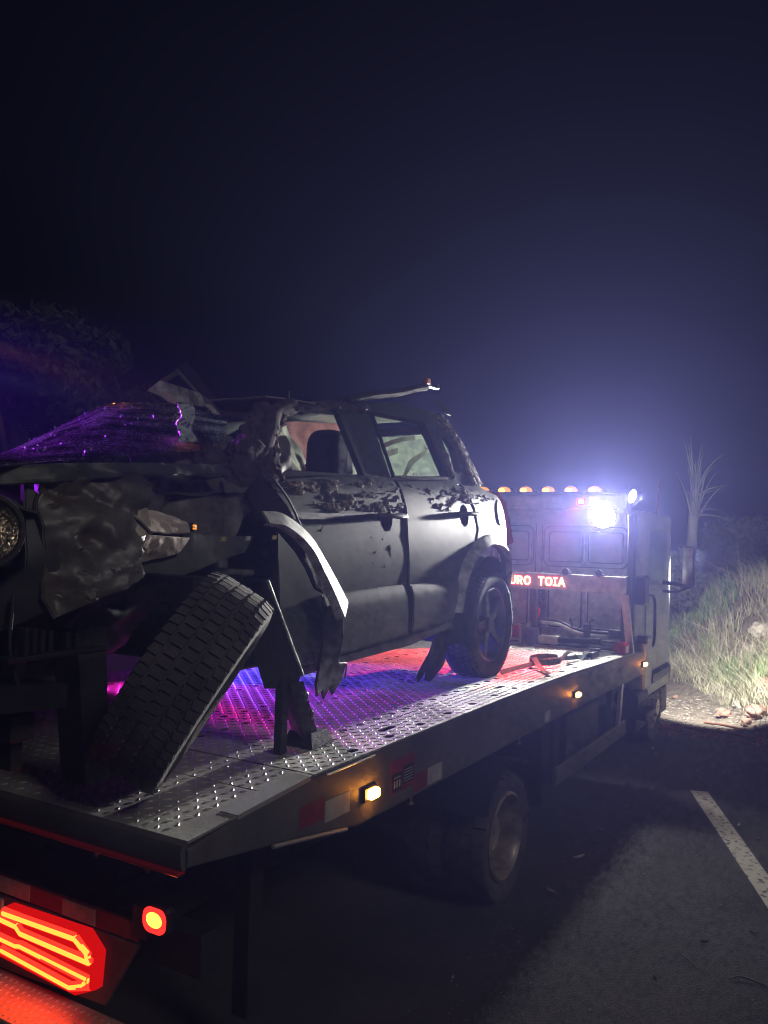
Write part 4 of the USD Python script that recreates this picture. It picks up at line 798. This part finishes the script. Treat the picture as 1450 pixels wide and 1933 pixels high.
# bright creased metal between bumper and fender
cz = lambda u, v, o: sp(u, v, o)
sheet([sp(-2.85, 1.04, -.03), sp(-2.60, .985, -.03), sp(-2.64, .945, -.075), sp(-2.82, .955, -.10)], 'crease_metal', 'crease', .022, 26, .006, 71, freq=9)
sheet([sp(-2.83, .95, -.09), sp(-2.62, .935, -.05), sp(-2.66, .885, -.03), sp(-2.87, .845, -.055)], 'crease_metal', 'crease', .022, 26, .006, 74, freq=8)
sheet([sp(-2.86, 1.06, -.02), sp(-2.80, 1.03, -.07), sp(-2.80, .95, -.09), sp(-2.845, .93, -.05)], 'crease_metal', 'crease', .018, 20, .006, 77, freq=10)
obj('crease', ellip(sp(-2.85, .855, -.06), .022, .018, .022, 2, .3), 'crease_metal', suv)
obj('fender_shell', panel([(-2.80, .98), (-2.62, .95), (-2.33, .93), (-2.24, .93), (-2.30, .87), (-2.45, .84), (-2.62, .80), (-2.80, .82)], -.03, .012, res=.03, dent=soft(.03, 5, 17)), 'suv_paint_dusty', suv, smooth=40)
sm = obj('side_indicator', ellip(sp(-2.60, .968, -.055), .016, .012, .016, 2), 'black_plastic', suv)
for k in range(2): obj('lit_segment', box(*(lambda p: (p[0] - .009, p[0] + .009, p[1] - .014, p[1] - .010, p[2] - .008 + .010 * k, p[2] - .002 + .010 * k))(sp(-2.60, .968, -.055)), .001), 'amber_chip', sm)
for u, m in ((-2.505, 'sticker_yellow'), (-2.37, 'sticker_white'), (-2.215, 'sticker_yellow')):
    p = sp(u, .918, -.085)
    for k in range(3): obj('chalk_mark', place(extr([(0, 0), (.006, 0), (.012, .016), (.006, .016)], .002), p + np.array([k * .009, -.01, 0]), **XZ), m, suv)
# headlamp
hc = sp(-3.30, .97, -.10); hc = np.array([1.375, 2.01, 1.935])
hl = obj('headlamp', lathe([(.098, .02), (.104, .0), (.10, -.05), (.07, -.07), (.02, -.08), (.02, -.055), (.07, -.045), (.088, -.01), (.088, .02)], 36, hc, (-.35, -.92, .05)), 'black_plastic', suv, smooth=40)
obj('reflector', lathe([(.086, .0), (.066, -.028), (.04, -.038), (.01, -.042), (.01, -.046), (.045, -.046), (.088, -.01)], 32, hc, (-.35, -.92, .05)), 'headlamp_reflector', hl, smooth=40)
obj('lamp_shroud', panel([(-3.14, 1.10), (-3.08, 1.05), (-3.05, .9), (-3.10, .72), (-3.22, .66), (-3.26, .75), (-3.16, .85), (-3.15, .98)], -.04, .02, res=.03, dent=soft(.05, 5, 24)), 'black_plastic', suv, smooth=40)
obj('nose_filler', panel([(-3.38, 1.11), (-3.05, 1.12), (-3.05, .85), (-3.38, .85)], .08, .012), 'black_plastic', suv)  # added dark filler, hides purple-lit parts behind the gap
# engine bay lump, broken front structure
P = trimesh.creation.icosphere(4, 1.0); v = np.array(P.vertices); v = v * (1 + .5 * fb(v, 2.2, 31)[:, None]) * [.55, .68, .36] + [2.05, 2.95, 1.72]
obj('engine_mass', (v, np.array(P.faces)), 'black_plastic', suv, smooth=30)
obj('radiator_support', cat([box(1.62, 1.70, 2.2, 3.7, 1.30, 1.38), box(1.60, 1.66, 2.3, 3.6, 1.6, 1.66), box(1.66, 1.70, 2.25, 2.32, 1.2, 1.95)]), 'dark_frame', suv)
obj('cross_beam', hull([(1.50, 2.10, 1.42), (1.50, 2.10, 1.50), (1.75, 2.12, 1.40), (1.75, 2.12, 1.47), (1.5, 3.4, 1.42), (1.5, 3.4, 1.50), (1.75, 3.4, 1.40), (1.75, 3.4, 1.48)]), 'black_plastic', suv)
obj('frame_leg', hull([(1.92, 2.22, 1.10), (2.02, 2.22, 1.10), (1.92, 2.34, 1.10), (2.02, 2.34, 1.10), (1.86, 2.22, 1.62), (1.98, 2.22, 1.62), (1.86, 2.34, 1.62), (1.98, 2.34, 1.62)]), 'dark_frame', suv)
obj('brake_hose', tube(curve([(2.00, 2.0, 1.57), (1.86, 1.98, 1.45), (1.86, 1.96, 1.36), (1.98, 1.96, 1.335), (2.14, 1.97, 1.40), (2.26, 2.0, 1.50)], 24), .012, 8), 'rubber', suv, smooth=True)
obj('tie_rod', cat([cyl((1.9, 2.1, 1.22), (2.2, 2.3, 1.24), .016, 10), ellip((1.9, 2.1, 1.22), .03, .03, .03, 1)]), 'dark_frame', suv)
obj('hanging_wire', tube(curve([(1.55, 2.12, 1.75), (1.53, 2.10, 1.6), (1.58, 2.12, 1.48), (1.62, 2.14, 1.42)], 14), .006, 6), 'rubber', suv)
obj('torn_grille', cat([box(1.55 + .035 * k, 1.565 + .035 * k, 2.06 + .01 * k, 2.10, 1.58, 1.66 - .006 * k, .003) for k in range(7)] + [box(1.5, 1.85, 2.06, 2.12, 1.565, 1.58)]), 'black_plastic', suv)
# strut, arm and guard blade by the front wheel
obj('suspension_arm', cat([tube([(2.42, 2.15, 1.80), (2.62, 2.12, 1.79)], .012, 8), tube([(2.40, 2.13, 1.74), (2.58, 2.10, 1.72)], .012, 8), cyl((2.6, 2.25, 1.6), (2.62, 2.3, 2.0), .03, 12)]), 'grey_steel', suv)
bl = obj('torn_fender_blade', hull([(2.50, 1.97, 1.76), (2.53, 1.965, 1.76), (2.74, 1.955, 1.39), (2.70, 2.02, 1.39), (2.62, 2.05, 1.40), (2.50, 2.05, 1.60), (2.73, 1.96, 1.34), (2.62, 2.04, 1.34)]), 'black_plastic', suv)
obj('blade_edge', tube([(2.515, 1.958, 1.77), (2.60, 1.955, 1.63), (2.745, 1.948, 1.39)], .006, 6), 'flare_plastic', bl)
obj('wheel_stand', cat([hull([(2.68, 1.96, 1.36), (2.76, 1.955, 1.36), (2.70, 2.05, 1.36), (2.90, 1.96, 1.09), (2.82, 1.97, 1.09), (2.86, 2.06, 1.09)]), hull([(2.80, 1.93, 1.083), (2.96, 1.93, 1.083), (2.96, 2.08, 1.083), (2.80, 2.08, 1.083), (2.82, 1.95, 1.14), (2.93, 1.95, 1.14), (2.93, 2.06, 1.14), (2.82, 2.06, 1.14)]), box(2.66, 2.70, 1.98, 2.02, 1.083, 1.38)]), 'black_plastic', suv)
obj('stand_bolt', ellip((2.765, 1.945, 1.30), .016, .012, .022, 2), 'alloy', suv); obj('stand_bolt', ellip((2.81, 1.945, 1.22), .008, .01, .02, 2), 'alloy', suv)
# fallen-in windscreen: a crazed sheet over the crushed hood
n1, n2 = 70, 34
S, T = np.meshgrid(np.linspace(0, 1, n1), np.linspace(0, 1, n2), indexing='ij')
near = np.stack([1.45 + 1.12 * S, 2.14 + .10 * S, 2.115 + .17 * S], -1)
rx = np.interp(S, [0, .45, .62, 1], [1.90, 2.36, 2.56, 3.12]); rz = np.interp(S, [0, .42, .58, .75, 1], [2.19, 2.445, 2.49, 2.50, 2.49]); ridge = np.stack([rx, 2.70 + 0 * S, rz], -1)
WP = near * (1 - T[..., None]) + ridge * T[..., None]
WP[..., 2] += .05 * np.sin(PI * T) * (.4 + S) + .05 * fb(WP, 3.2, 41, 3) * np.sin(PI * np.clip(T * 1.2, 0, 1)); WN = np.zeros_like(WP); WN[..., 2] = .8; WN[..., 1] = -.6
obj('windscreen', slab(WP, WN, .004), 'crazed_glass', suv, smooth=True, label='crazed windscreen fallen in over the crushed hood, glittering')
HP = np.array([[(1.35 + 1.5 * a, 2.12 + 1.5 * b, 2.06 + .10 * math.sin(PI * min(1, b * 1.1)) + .10 * a) for b in np.linspace(0, 1, 40)] for a in np.linspace(0, 1, 40)])
HP[..., 2] += .16 * fb(HP, 3, 44) - .06
HN = np.zeros_like(HP); HN[..., 2] = 1
obj('hood', slab(HP, HN, .01), 'suv_paint', suv, smooth=45)
sheet([(2.05, 2.16, 2.13), (2.75, 2.12, 2.20), (2.78, 2.40, 2.36), (2.20, 2.42, 2.27)], 'suv_paint_dusty', 'cowl_panel', .05, 28, .01, 52, freq=6)
sheet([(2.42, 2.10, 2.10), (2.85, 2.08, 2.14), (2.90, 2.20, 2.36), (2.50, 2.24, 2.30)], 'torn_plastic', 'cowl_panel', .06, 24, .01, 57, freq=7)
# A pillar smashed down, plastered with mud
obj('front_pillar', tube(curve([(2.55, 2.16, 2.16), (2.68, 2.16, 2.26), (2.80, 2.20, 2.38), (2.90, 2.26, 2.46), (3.08, 2.30, 2.53)], 60), .040 + .035 * meshkit.fbm(np.arange(61)[:, None] * [.35, .1, .2], 3, 4)[:61] if False else .042, 12), 'dark_mud', suv, smooth=True)
for k, (c, r) in enumerate((((2.63, 2.17, 2.25), .085), ((2.56, 2.15, 2.18), .075), ((2.72, 2.21, 2.34), .07), ((2.46, 2.2, 2.20), .07), ((2.68, 2.15, 2.17), .06), ((2.84, 2.27, 2.44), .06))):
    obj('mud_clod', ellip(c, r * 1.3, r * .6, r * 1.1, 4, .38, 2.6, k + 3), 'dark_mud', suv, smooth=40)
# hood brace bent up above the screen
ex_ = np.array([.80, .22, -.03]); 
def hp(px, py, y): 
    d = Fw + Rt * (px - 725) / FPX - Up * (py - 966.5) / FPX; t = (y - EYE[1]) / d[1]; return EYE + d * t
def tri_plate(pts, y, th, m, name, parent=suv, skew=.35):
    a = [hp(px, py, y + skew * (px - 340) / 100 * .2) for px, py in pts]; a = np.array(a)
    return obj(name, hull(list(a) + list(a + np.array([.02, .02, .0]) * th / .02)), m, parent)
br = tri_plate([(278, 737), (302, 718), (378, 742), (392, 770), (330, 757)], 2.62, .012, 'flare_plastic', 'hood_brace')
tri_plate([(302, 717), (331, 700), (336, 706), (312, 723)], 2.63, .01, 'torn_plastic', 'brace_strip', br)
tri_plate([(330, 698), (337, 696), (420, 790), (412, 788)], 2.64, .01, 'suv_paint_dusty', 'brace_strip', br)
tri_plate([(378, 742), (398, 756), (424, 790), (392, 770)], 2.62, .01, 'suv_paint_dusty', 'brace_strip', br)
tri_plate([(300, 745), (309, 738), (337, 752), (331, 763), (316, 757)], 2.60, .008, 'crease_metal', 'bent_tab', br)
tri_plate([(384, 762), (398, 764), (425, 793), (408, 785)], 2.60, .008, 'crease_metal', 'bent_tab', br)
tri_plate([(338, 692), (352, 684), (372, 706), (440, 792), (430, 796)], 2.74, .01, 'black_plastic', 'brace_strip', br)
# hanging curtain of broken glass
gp = np.array([[hp(337 + 27 * a + 3 * math.sin(b * 9), 762 + 72 * b, 2.28 - .05 * b) for a in np.linspace(0, 1, 16)] for b in np.linspace(0, 1, 30)]); gp[..., 1] += .06 * fb(gp, 22, 61)
GN = np.zeros_like(gp); GN[..., 1] = 1
obj('glass_curtain', slab(gp, GN, .004), 'shard_glass', suv, label='strip of green broken glass hanging by the front pillar')
cr = []
for k in range(220):
    c = hp(rng.uniform(110, 420), 0, 2.4); S_ = rng.uniform(.1, .95); T_ = rng.uniform(.05, .9); i, j = int(S_ * (n1 - 1)), int(T_ * (n2 - 1))
    c = WP[i, j] + np.array([0, -.004, .006]); cr.append((rng.normal(0, .0028, (4, 3)) + c, np.array([(0, 1, 2), (0, 2, 3), (0, 3, 1), (1, 3, 2)])))
obj('glass_crumbs', cat(cr), 'shard_glass', suv, kind='stuff')

# ------------------------------------------------------------------ ratchet strap on the deck
st = thing('ratchet_strap', 'green webbing strap with a looped end and ratchet lying on the red-lit deck', 'strap', (5.6, 1.95, 1.065))
z = lambda x: float(bz(x)) + .006
obj('webbing', ribbon(curve([(5.10, 2.06, z(5.1) + .01), (5.45, 2.02, z(5.45) + .02), (5.8, 1.98, z(5.8) + .03), (6.2, 1.92, z(6.2) + .025), (6.7, 1.86, z(6.7) + .01), (7.1, 1.82, z(7.1))], 30), (.2, .5, .8), .034), 'strap_web', st)
obj('webbing', ribbon(curve([(5.80 + .17 * math.cos(a), 2.0 + .10 * math.sin(a), z(5.8) + .035) for a in np.linspace(-.4, 5.6, 9)], 36), (0, 0, 1), .045), 'strap_web', st)
obj('webbing', ribbon(curve([(5.62, 2.02, z(5.6) + .06), (5.52, 1.95, z(5.5) + .02), (5.40, 1.87, z(5.4) + .004), (5.32, 1.81, z(5.3) + .002)], 16), (.5, -.6, .1), .05), 'strap_web', st)
obj('webbing', ribbon(curve([(6.0, 1.97, z(6)), (6.15, 1.93, z(6.1) + .07), (6.3, 1.9, z(6.3) + .01), (6.45, 1.89, z(6.4) + .05)], 20), (.3, .6, .3), .04), 'strap_web', st)
obj('ratchet', cat([box(6.42, 6.62, 1.84, 1.855, z(6.5), z(6.5) + .05), box(6.42, 6.62, 1.90, 1.915, z(6.5), z(6.5) + .05), cyl((6.46, 1.84, z(6.5) + .03), (6.46, 1.915, z(6.5) + .03), .02, 12), cyl((6.60, 1.83, z(6.5) + .055), (6.60, 1.925, z(6.5) + .055), .012, 10)]), 'dark_frame', st)

# ------------------------------------------------------------------ verge: grass, twigs, stones
def blades(n, area, hgt, lean, w, seed, minz=0, mask=None):
    r = np.random.default_rng(seed); V = []; 
    d = r.uniform(*area[0], n); s = r.uniform(*area[1], n)                     # up the bank, along it
    tdir = np.array([.864, .503]); x = FA[0] + FN[0] * d - tdir[0] * s; y = FA[1] + FN[1] * d - tdir[1] * s
    if mask is not None:
        k = mask(x, y, d); x, y = x[k], y[k]; n = len(x)
    base = np.stack([x, y, bank_h(x, y) - .01], 1)
    az = r.uniform(0, 2 * PI, n); h = r.uniform(*hgt, n); ln = r.uniform(*lean, n) * h
    di = np.stack([np.cos(az), np.sin(az), 0 * az], 1); pe = np.stack([-np.sin(az), np.cos(az), 0 * az], 1) * (w * r.uniform(.6, 1.4, n))[:, None]
    up = np.array([0, 0, 1.0]); droop = r.uniform(.2, 1.0, n)
    rows = []
    for t, ww in ((0, 1), (.4, .85), (.75, .6), (1, .12)):
        c = base + di * (ln * t ** 1.7)[:, None] + up * (h * (t - droop * .45 * t * t))[:, None]
        rows.append((c - pe * ww, c + pe * ww))
    V = np.stack([q for p in rows for q in p], 1)                            # n x 8 x 3
    f = np.array([(0, 1, 3), (0, 3, 2), (2, 3, 5), (2, 5, 4), (4, 5, 7), (4, 7, 6)])
    return V.reshape(-1, 3), (np.arange(n)[:, None, None] * 8 + f).reshape(-1, 3)
clump = lambda fr, th, sd: (lambda x, y, d: fb(np.stack([x, y, 0 * x], 1), fr, sd, 3) > th)
obj('dry_grass', blades(30000, ((.25, 4.2), (-3, 9)), (.16, .62), (.4, 1.9), .0030, 11, mask=clump(1.1, -.04, 3)), 'straw', label='dry straw-coloured grass covering the lamplit bank', cat='grass', kind='stuff')
obj('green_grass', blades(36000, ((-.25, 3.8), (-3, 9)), (.12, .46), (.2, 1.0), .0045, 12, mask=clump(.9, -.05, 8)), 'green_blade', label='low green grass at the foot of the lamplit bank', cat='grass', kind='stuff')
def stalks(n, seed, area, hg):
    r = np.random.default_rng(seed); out = []
    for _ in range(n):
        d, s = r.uniform(*area[0]), r.uniform(*area[1]); x, y = FA[0] + FN[0] * d - .864 * s, FA[1] + FN[1] * d - .503 * s
        p = np.array([x, y, float(bank_h(np.array([x]), np.array([y]))[0])]); h = r.uniform(*hg); a = r.uniform(0, 2 * PI); k = r.uniform(.1, 1.1)
        pts = [p + np.array([math.cos(a) * k * h * t ** 1.6, math.sin(a) * k * h * t ** 1.6, h * (t - .35 * k * t * t)]) + r.normal(0, .012, 3) for t in np.linspace(0, 1, 6)]
        out.append(tube(pts, np.linspace(.005, .0025, 6), 4, False))
        for q in range(r.integers(1, 4)):
            i = r.integers(2, 5); e = pts[i] + r.normal(0, .10, 3) + np.array([0, 0, .08]); out.append(tube([pts[i], (pts[i] + e) / 2 + r.normal(0, .01, 3), e], [.003, .0025, .0015], 4, False))
    return cat(out)
obj('dry_twigs', stalks(520, 21, ((.5, 4.0), (-2, 8)), (.3, .95)), 'twig', label='tangle of leafless grey stalks over the bank top', cat='twigs', kind='stuff')
for k, (px, py, m, r) in enumerate(((1437, 1195, 'stone', .15), (1418, 1232, 'stone', .11), (1432, 1352, 'brown_stone', .13), (1368, 1352, 'brown_stone', .09), (1394, 1334, 'stone', .06), (1276, 1318, 'brown_stone', .045), (1410, 1368, 'brown_stone', .07), (1446, 1300, 'brown_stone', .12), (1430, 1256, 'brown_stone', .10))):
    d = Fw + Rt * (px - 725) / FPX - Up * (py - 966.5) / FPX; ts = np.linspace(4, 20, 900); q = EYE + d * ts[:, None]; g = bank_h(q[:, 0], q[:, 1]); i = int(np.argmax(q[:, 2] < g)); c = q[i]
    lab = ('large pale boulder high on the grassy bank', 'rounded grey stone below the large boulder on the bank', 'largest reddish stone at the foot of the bank', 'flat brown stone beside the green tuft', 'small whitish stone at the foot of the bank', 'small tan stone nearest the cab on the gravel', 'low reddish stone at the gravel edge below the largest one', 'brown stone half way up the bank at the frame edge', 'brown stone just below the rounded grey one')[k]
    o = thing('rock', lab, 'rock', c); obj('stone', ellip(c + [0, 0, r * .25], r * 1.25, r, r * .75, 3, .45, 1.7, k + 2), m, o, smooth=35)
def chips(n, seed, x0, x1, y0, y1, m, name, label, sz, catg):
    r = np.random.default_rng(seed); out = []
    for _ in range(n):
        x, y = r.uniform(x0, x1), r.uniform(y0, y1); p = np.array([x, y, float(bank_h(np.array([x]), np.array([y]))[0]) + .008]); a = r.uniform(0, PI); l = r.uniform(*sz); d = np.array([math.cos(a), math.sin(a), r.normal(0, .15)]) * l; e = np.array([-math.sin(a), math.cos(a), 0]) * l * r.uniform(.12, .35)
        out.append(hull([p - d, p + d, p - e, p + e, p + np.array([0, 0, l * .3]), p - np.array([0, 0, .01])]))
    obj(name, cat(out), m, label=label, cat=catg, kind='stuff')
chips(1500, 31, 9.35, 11.6, .2, 2.6, 'stone', 'gravel', 'pale gravel spread between the asphalt and the bank', (.008, .03), 'gravel')
chips(420, 32, 9.3, 9.95, .2, 2.4, 'red_chip', 'wood_chips', 'reddish wood chips along the asphalt edge', (.02, .07), 'wood chips')
def stick(name, a, b, r, label, group=None):
    a, b = np.array(a), np.array(b); m_ = (a + b) / 2 + np.array([.02, .03, .01]); o = thing(name, label, 'stick', a, group)
    obj('wood', tube(curve([a, m_, b], 8), r, 6), 'red_chip' if 'red' in label else 'twig', o, smooth=True)
stick('stick', (9.75, 1.75, GZ + .02), (9.62, .95, GZ + .03), .016, 'long reddish stick along the asphalt edge near the bank')
stick('stick', (10.1, 1.6, GZ + .03), (9.9, 1.1, GZ + .04), .013, 'short reddish stick just behind the long one')
def flake(px, py, l, label, group=None, z0=GZ + .004, m='dry_leaf', name='dry_leaf'):
    d = Fw + Rt * (px - 725) / FPX - Up * (py - 966.5) / FPX; t = (z0 - EYE[2]) / d[2]; c = EYE + d * t
    a = (px * 7 + py * 3) % 314 / 100; s = np.linspace(-1, 1, 7); P = np.array([[c + np.array([math.cos(a) * q * l - math.sin(a) * w_ * l * .22 * (1 - q * q), math.sin(a) * q * l + math.cos(a) * w_ * l * .22 * (1 - q * q), .002 + .010 * abs(w_) + .18 * l * q * q]) for w_ in (-1, 0, 1)] for q in s])
    o = thing(name, label, 'leaf', c, group); obj('blade', slab(P, np.array([0, 0, 1.0]), .0015), m, o)
flake(1216, 1653, .035, 'pale curled leaf alone on the dark asphalt beside the shadow edge')
LEAF = ('dry leaf below the rail between the middle marker and the rear wheel', 'dry leaf on dark asphalt right of the mud flap, middle of three in a row', 'dry leaf nearest the mud flap in front of the rear wheel', 'small dry leaf below the long side guard, upper of the row', 'dry leaf under the cab end, left of a close pair', 'dry leaf under the cab end, right of a close pair', 'dim leaf right of the rear wheel rim, upper of two close together', 'dim leaf right of the rear wheel rim, lower of two close together', 'large dim leaf lying level with the rim of the rear wheel', 'dim leaf lowest on the asphalt, right of the rear tyre foot')
SCRAP = ('pale scrap in the middle of the lit asphalt', 'brown scrap near the white line at the right frame edge', 'pale scrap furthest down the lit asphalt', 'brown scrap just left of the white line', 'long pale curl right of the white line, the nearer of two', 'brown curl right of the white line, the farther of two')
for k, (px, py, l) in enumerate(((1033, 1369, .03), (1075, 1424, .03), (1038, 1448, .035), (1106, 1402, .02), (1232, 1414, .04), (1238, 1424, .03), (1135, 1568, .04), (1125, 1590, .03), (1093, 1620, .05), (1043, 1686, .05))):
    flake(px, py, l, LEAF[k], 'dry leaves in the truck shadow')
for k, (px, py, l) in enumerate(((1330, 1780, .02), (1424, 1762, .025), (1236, 1850, .016), (1362, 1712, .022), (1430, 1585, .05), (1395, 1560, .05))):
    flake(px, py, l, SCRAP[k], 'scraps on the lit asphalt', m='dry_leaf' if k % 2 else 'twig', name='scrap')
def ground_pt(px, py): d = Fw + Rt * (px - 725) / FPX - Up * (py - 966.5) / FPX; return EYE + d * ((GZ + .006 - EYE[2]) / d[2])
stick('twig', ground_pt(1285, 1800), ground_pt(1318, 1828), .003, 'thin dark twig on the lit asphalt below the white line')
stick('twig', ground_pt(1375, 1848), ground_pt(1450, 1862), .004, 'longest dark twig on the lit asphalt at the frame edge')
gr = []
rr = np.random.default_rng(77)
for _ in range(3600):
    x, y = rr.uniform(2.6, 9.2), rr.uniform(-1.2, 1.7); s = rr.uniform(.002, .0055) * (2.2 if rr.random() < .04 else 1)
    c = np.array([x, y, GZ + s * .3]); gr.append((c + np.array([(1, 0, 0), (-.6, .8, 0), (-.5, -.8, 0), (0, 0, .9)]) * s, np.array([(0, 1, 3), (1, 2, 3), (2, 0, 3)])))
obj('grit', cat(gr), 'stone', label='fine grit scattered over the asphalt', cat='grit', kind='stuff')

# ------------------------------------------------------------------ plants and trees
def px_at(px, py, dist): return EYE + (Fw + Rt * (px - 725) / FPX - Up * (py - 966.5) / FPX) * dist
pb = px_at(1300, 1105, 14.5); pt_ = px_at(1312, 925, 14.5)
palm = thing('palm_tree', 'young palm with ringed grey trunk and bare upright fronds behind the cab', 'palm tree', (pb[0], pb[1], 1.0))
n = 40; ax = np.linspace(0, 1, n); pts = np.array([pb + (pt_ - pb) * t for t in ax]); pts[:, 2] = np.linspace(.9, pt_[2], n)
obj('trunk', tube(pts, .082 + .012 * (np.arange(n) % 2) - .01 * ax, 14), 'palm_bark', palm, smooth=30)
r = np.random.default_rng(5)
for k in range(26):
    a = r.uniform(0, 2 * PI); el = r.uniform(1.05, 1.5) if k < 19 else r.uniform(.1, .7); l = r.uniform(.5, 1.6) if k < 19 else r.uniform(.4, .9); base = pt_ + np.array([math.cos(a) * .06, math.sin(a) * .06, r.uniform(-.5, .25)])
    d = np.array([math.cos(a) * math.cos(el), math.sin(a) * math.cos(el), math.sin(el)]); q = [base + d * l * t + np.array([0, 0, -.35 * l * t * t]) for t in np.linspace(0, 1, 7)]
    obj('frond', tube(q, np.linspace(.022, .004, 7), 6), 'palm_leaf', palm)
def leaf_crown(c, rad, n, size, seed, squash=.8):
    r = np.random.default_rng(seed); lob = r.normal(0, 1, (14, 3)); lob /= np.linalg.norm(lob, axis=1)[:, None]; lob = lob * r.uniform(.3, .8, (14, 1)); lr = r.uniform(.25, .5, 14)
    k = r.integers(0, 14, n); p = r.normal(0, 1, (n, 3)); p /= np.linalg.norm(p, axis=1)[:, None]; p = (lob[k] + p * (lr[k] * r.uniform(.5, 1, n) ** .5)[:, None]) * rad * [1, 1, squash] + np.array(c)
    a = r.normal(0, 1, (n, 3)); a /= np.linalg.norm(a, axis=1)[:, None]; b = np.cross(a, r.normal(0, 1, (n, 3))); b /= np.linalg.norm(b, axis=1)[:, None]; s = (size * r.uniform(.6, 1.4, n))[:, None]
    V = np.stack([p - a * s, p - b * s * .4, p + a * s, p + b * s * .4], 1).reshape(-1, 3); f = (np.arange(n)[:, None, None] * 4 + np.array([(0, 1, 2), (0, 2, 3)])).reshape(-1, 3); return V, f
def tree(name, label, x, y, h, rad, n, size, seed, cat_='tree', group=None, z0=GZ):
    o = thing(name, label, cat_, (x, y, z0)); r = np.random.default_rng(seed)
    tr = [tube(curve([(x, y, z0), (x + r.normal(0, .1), y + r.normal(0, .1), z0 + h * .35), (x + r.normal(0, .2), y + r.normal(0, .2), z0 + h * .75)], 12), np.linspace(.05 * h / 2, .02, 13) if False else .03 * h, 8)]
    for k in range(5):
        a = r.uniform(0, 2 * PI); tr.append(tube([(x, y, z0 + h * .4), (x + math.cos(a) * rad * .5, y + math.sin(a) * rad * .5, z0 + h * .65)], [.015 * h, .006 * h], 6))
    obj('trunk', cat(tr), 'bark', o); obj('crown', leaf_crown((x, y, z0 + h * .66), rad, n, size, seed), 'leaf_dark', o)
def at_px(px, dist): q = px_at(px, 1000, dist); return q[0], q[1]
tree('tall_tree', 'tall dark tree rising at the left edge of the frame', *at_px(20, 9.5), 5.6, 1.42, 9000, .065, 71)
tree('bushy_tree', 'dark bushy tree behind the broken hood', *at_px(230, 18), 5.6, 2.0, 7000, .11, 72)
tree('bushy_tree', 'low dark tree just left of the car roof, beyond the hood brace', *at_px(420, 22), 5.2, 2.0, 6000, .12, 73)
tree('dark_bush', 'dim bush on the bank behind the truck mirror', *at_px(1262, 13.5), 1.3, .7, 3500, .06, 74, 'bush', z0=.5)
tree('dark_bush', 'broad dim bush at the right of the palm trunk', *at_px(1405, 17), 1.6, 1.15, 6000, .07, 75, 'bush', z0=.7)
tree('dark_bush', 'dark bush at the right frame edge beyond the bank', *at_px(1480, 19), 1.8, 1.3, 5000, .07, 76, 'bush', z0=.7)

# ------------------------------------------------------------------ haze, added to stand in for lens glare
v, f = vf(trimesh.creation.box(bounds=[(-31, -41, -1.2), (61, 61, 6.7)]))
obj('haze', (v, f), 'haze_air', kind='stuff', label='thin added haze giving the glow round the work lamp', cat='haze')

# ------------------------------------------------------------------ beams of the truck's lamps, seen and unseen, of patrol lights, and added spots
def light(path, pos, col, power, rad=.05, aim=None, cone=None, soft_=.3):
    l = UsdLux.SphereLight.Define(stage, path); l.CreateRadiusAttr(rad); l.CreateIntensityAttr(power); l.CreateColorAttr(Gf.Vec3f(*col)); l.CreateNormalizeAttr(True)
    pos = np.array(pos, float) - LOC.get('/'.join(path.split('/')[:3]), np.zeros(3))
    zz = -np.array(aim if aim is not None else (1, 0, 0), float); zz /= np.linalg.norm(zz); xx = np.cross([0, 0, 1.0], zz); xx /= np.linalg.norm(xx); yy = np.cross(zz, xx)
    l.AddTransformOp().Set(Gf.Matrix4d(*map(float, xx), 0, *map(float, yy), 0, *map(float, zz), 0, *map(float, pos), 1))
    if cone:
        s = UsdLux.ShapingAPI.Apply(l.GetPrim()); s.CreateShapingConeAngleAttr(cone); s.CreateShapingConeSoftnessAttr(soft_)
    return l
stage.RemovePrim(str(truck.GetPath()) + '/side_beam')
TP = str(truck.GetPath())
light(TP + '/side_beam', SL + SD * .06, (1, .97, .92), SIDE_I * .85, .04, (-1, .06, -.11), 10, .5)
light(TP + '/verge_beam', (9.16, 1.60, 1.84), (1, .97, .90), SIDE_I * 1.15, .04, (2.5, -.30, -1.0), 46, .3)  # added source hidden behind the mirror, no lamp mounted there
light(TP + '/left_work_beam', (7.55, 3.55, 2.2), (1, .98, .93), BEAM_I * .24, .06, (-1, -.26, .12), 13, .3)
light(TP + '/work_beam', WL + WD * .03, (1, .99, .93), BEAM_I, .06, (-1, -.06, .36), 43, .12)
light(TP + '/red_beam', (CX - .16, 2.325, 2.32), (1, .03, .04), 430, .03, (-1.85, .22, -1.25), 18, .3)
light('/World/patrol_beacon_blue', (4.15, 4.15, 1.33), (.10, .05, 1.0), 200, .05, (.05, -2, -.15), 36, .5)
light('/World/patrol_beacon_magenta', (3.25, 4.15, 1.33), (1.0, .02, .65), 110, .05, (.25, -2, -.15), 22, .5)
light('/World/patrol_beacon_red', (3.6, 4.15, 1.33), (1.0, .02, .02), 90, .03, (-.55, -2.05, -.25), 4, .3)
light('/World/patrol_beacon_purple', (1.5, 3.5, 2.78), (.40, .02, 1.0), 400, .04, (.40, -1.0, -.42), 20, .8)
light('/World/patrol_beacon_orange', (2.4, 3.6, 2.80), (1.0, .28, .05), 110, .03, (-.06, -1.0, -.30), 7, .9)  # added spot for orange sparkle on the windscreen, no beacon there
light('/World/patrol_beacon_white', (3.1, 4.6, 2.85), (.75, .85, 1.0), 45, .04, (-.36, -2.0, -.40), 4.5, .9)  # added spot for pale sparkle on the windscreen, source unseen
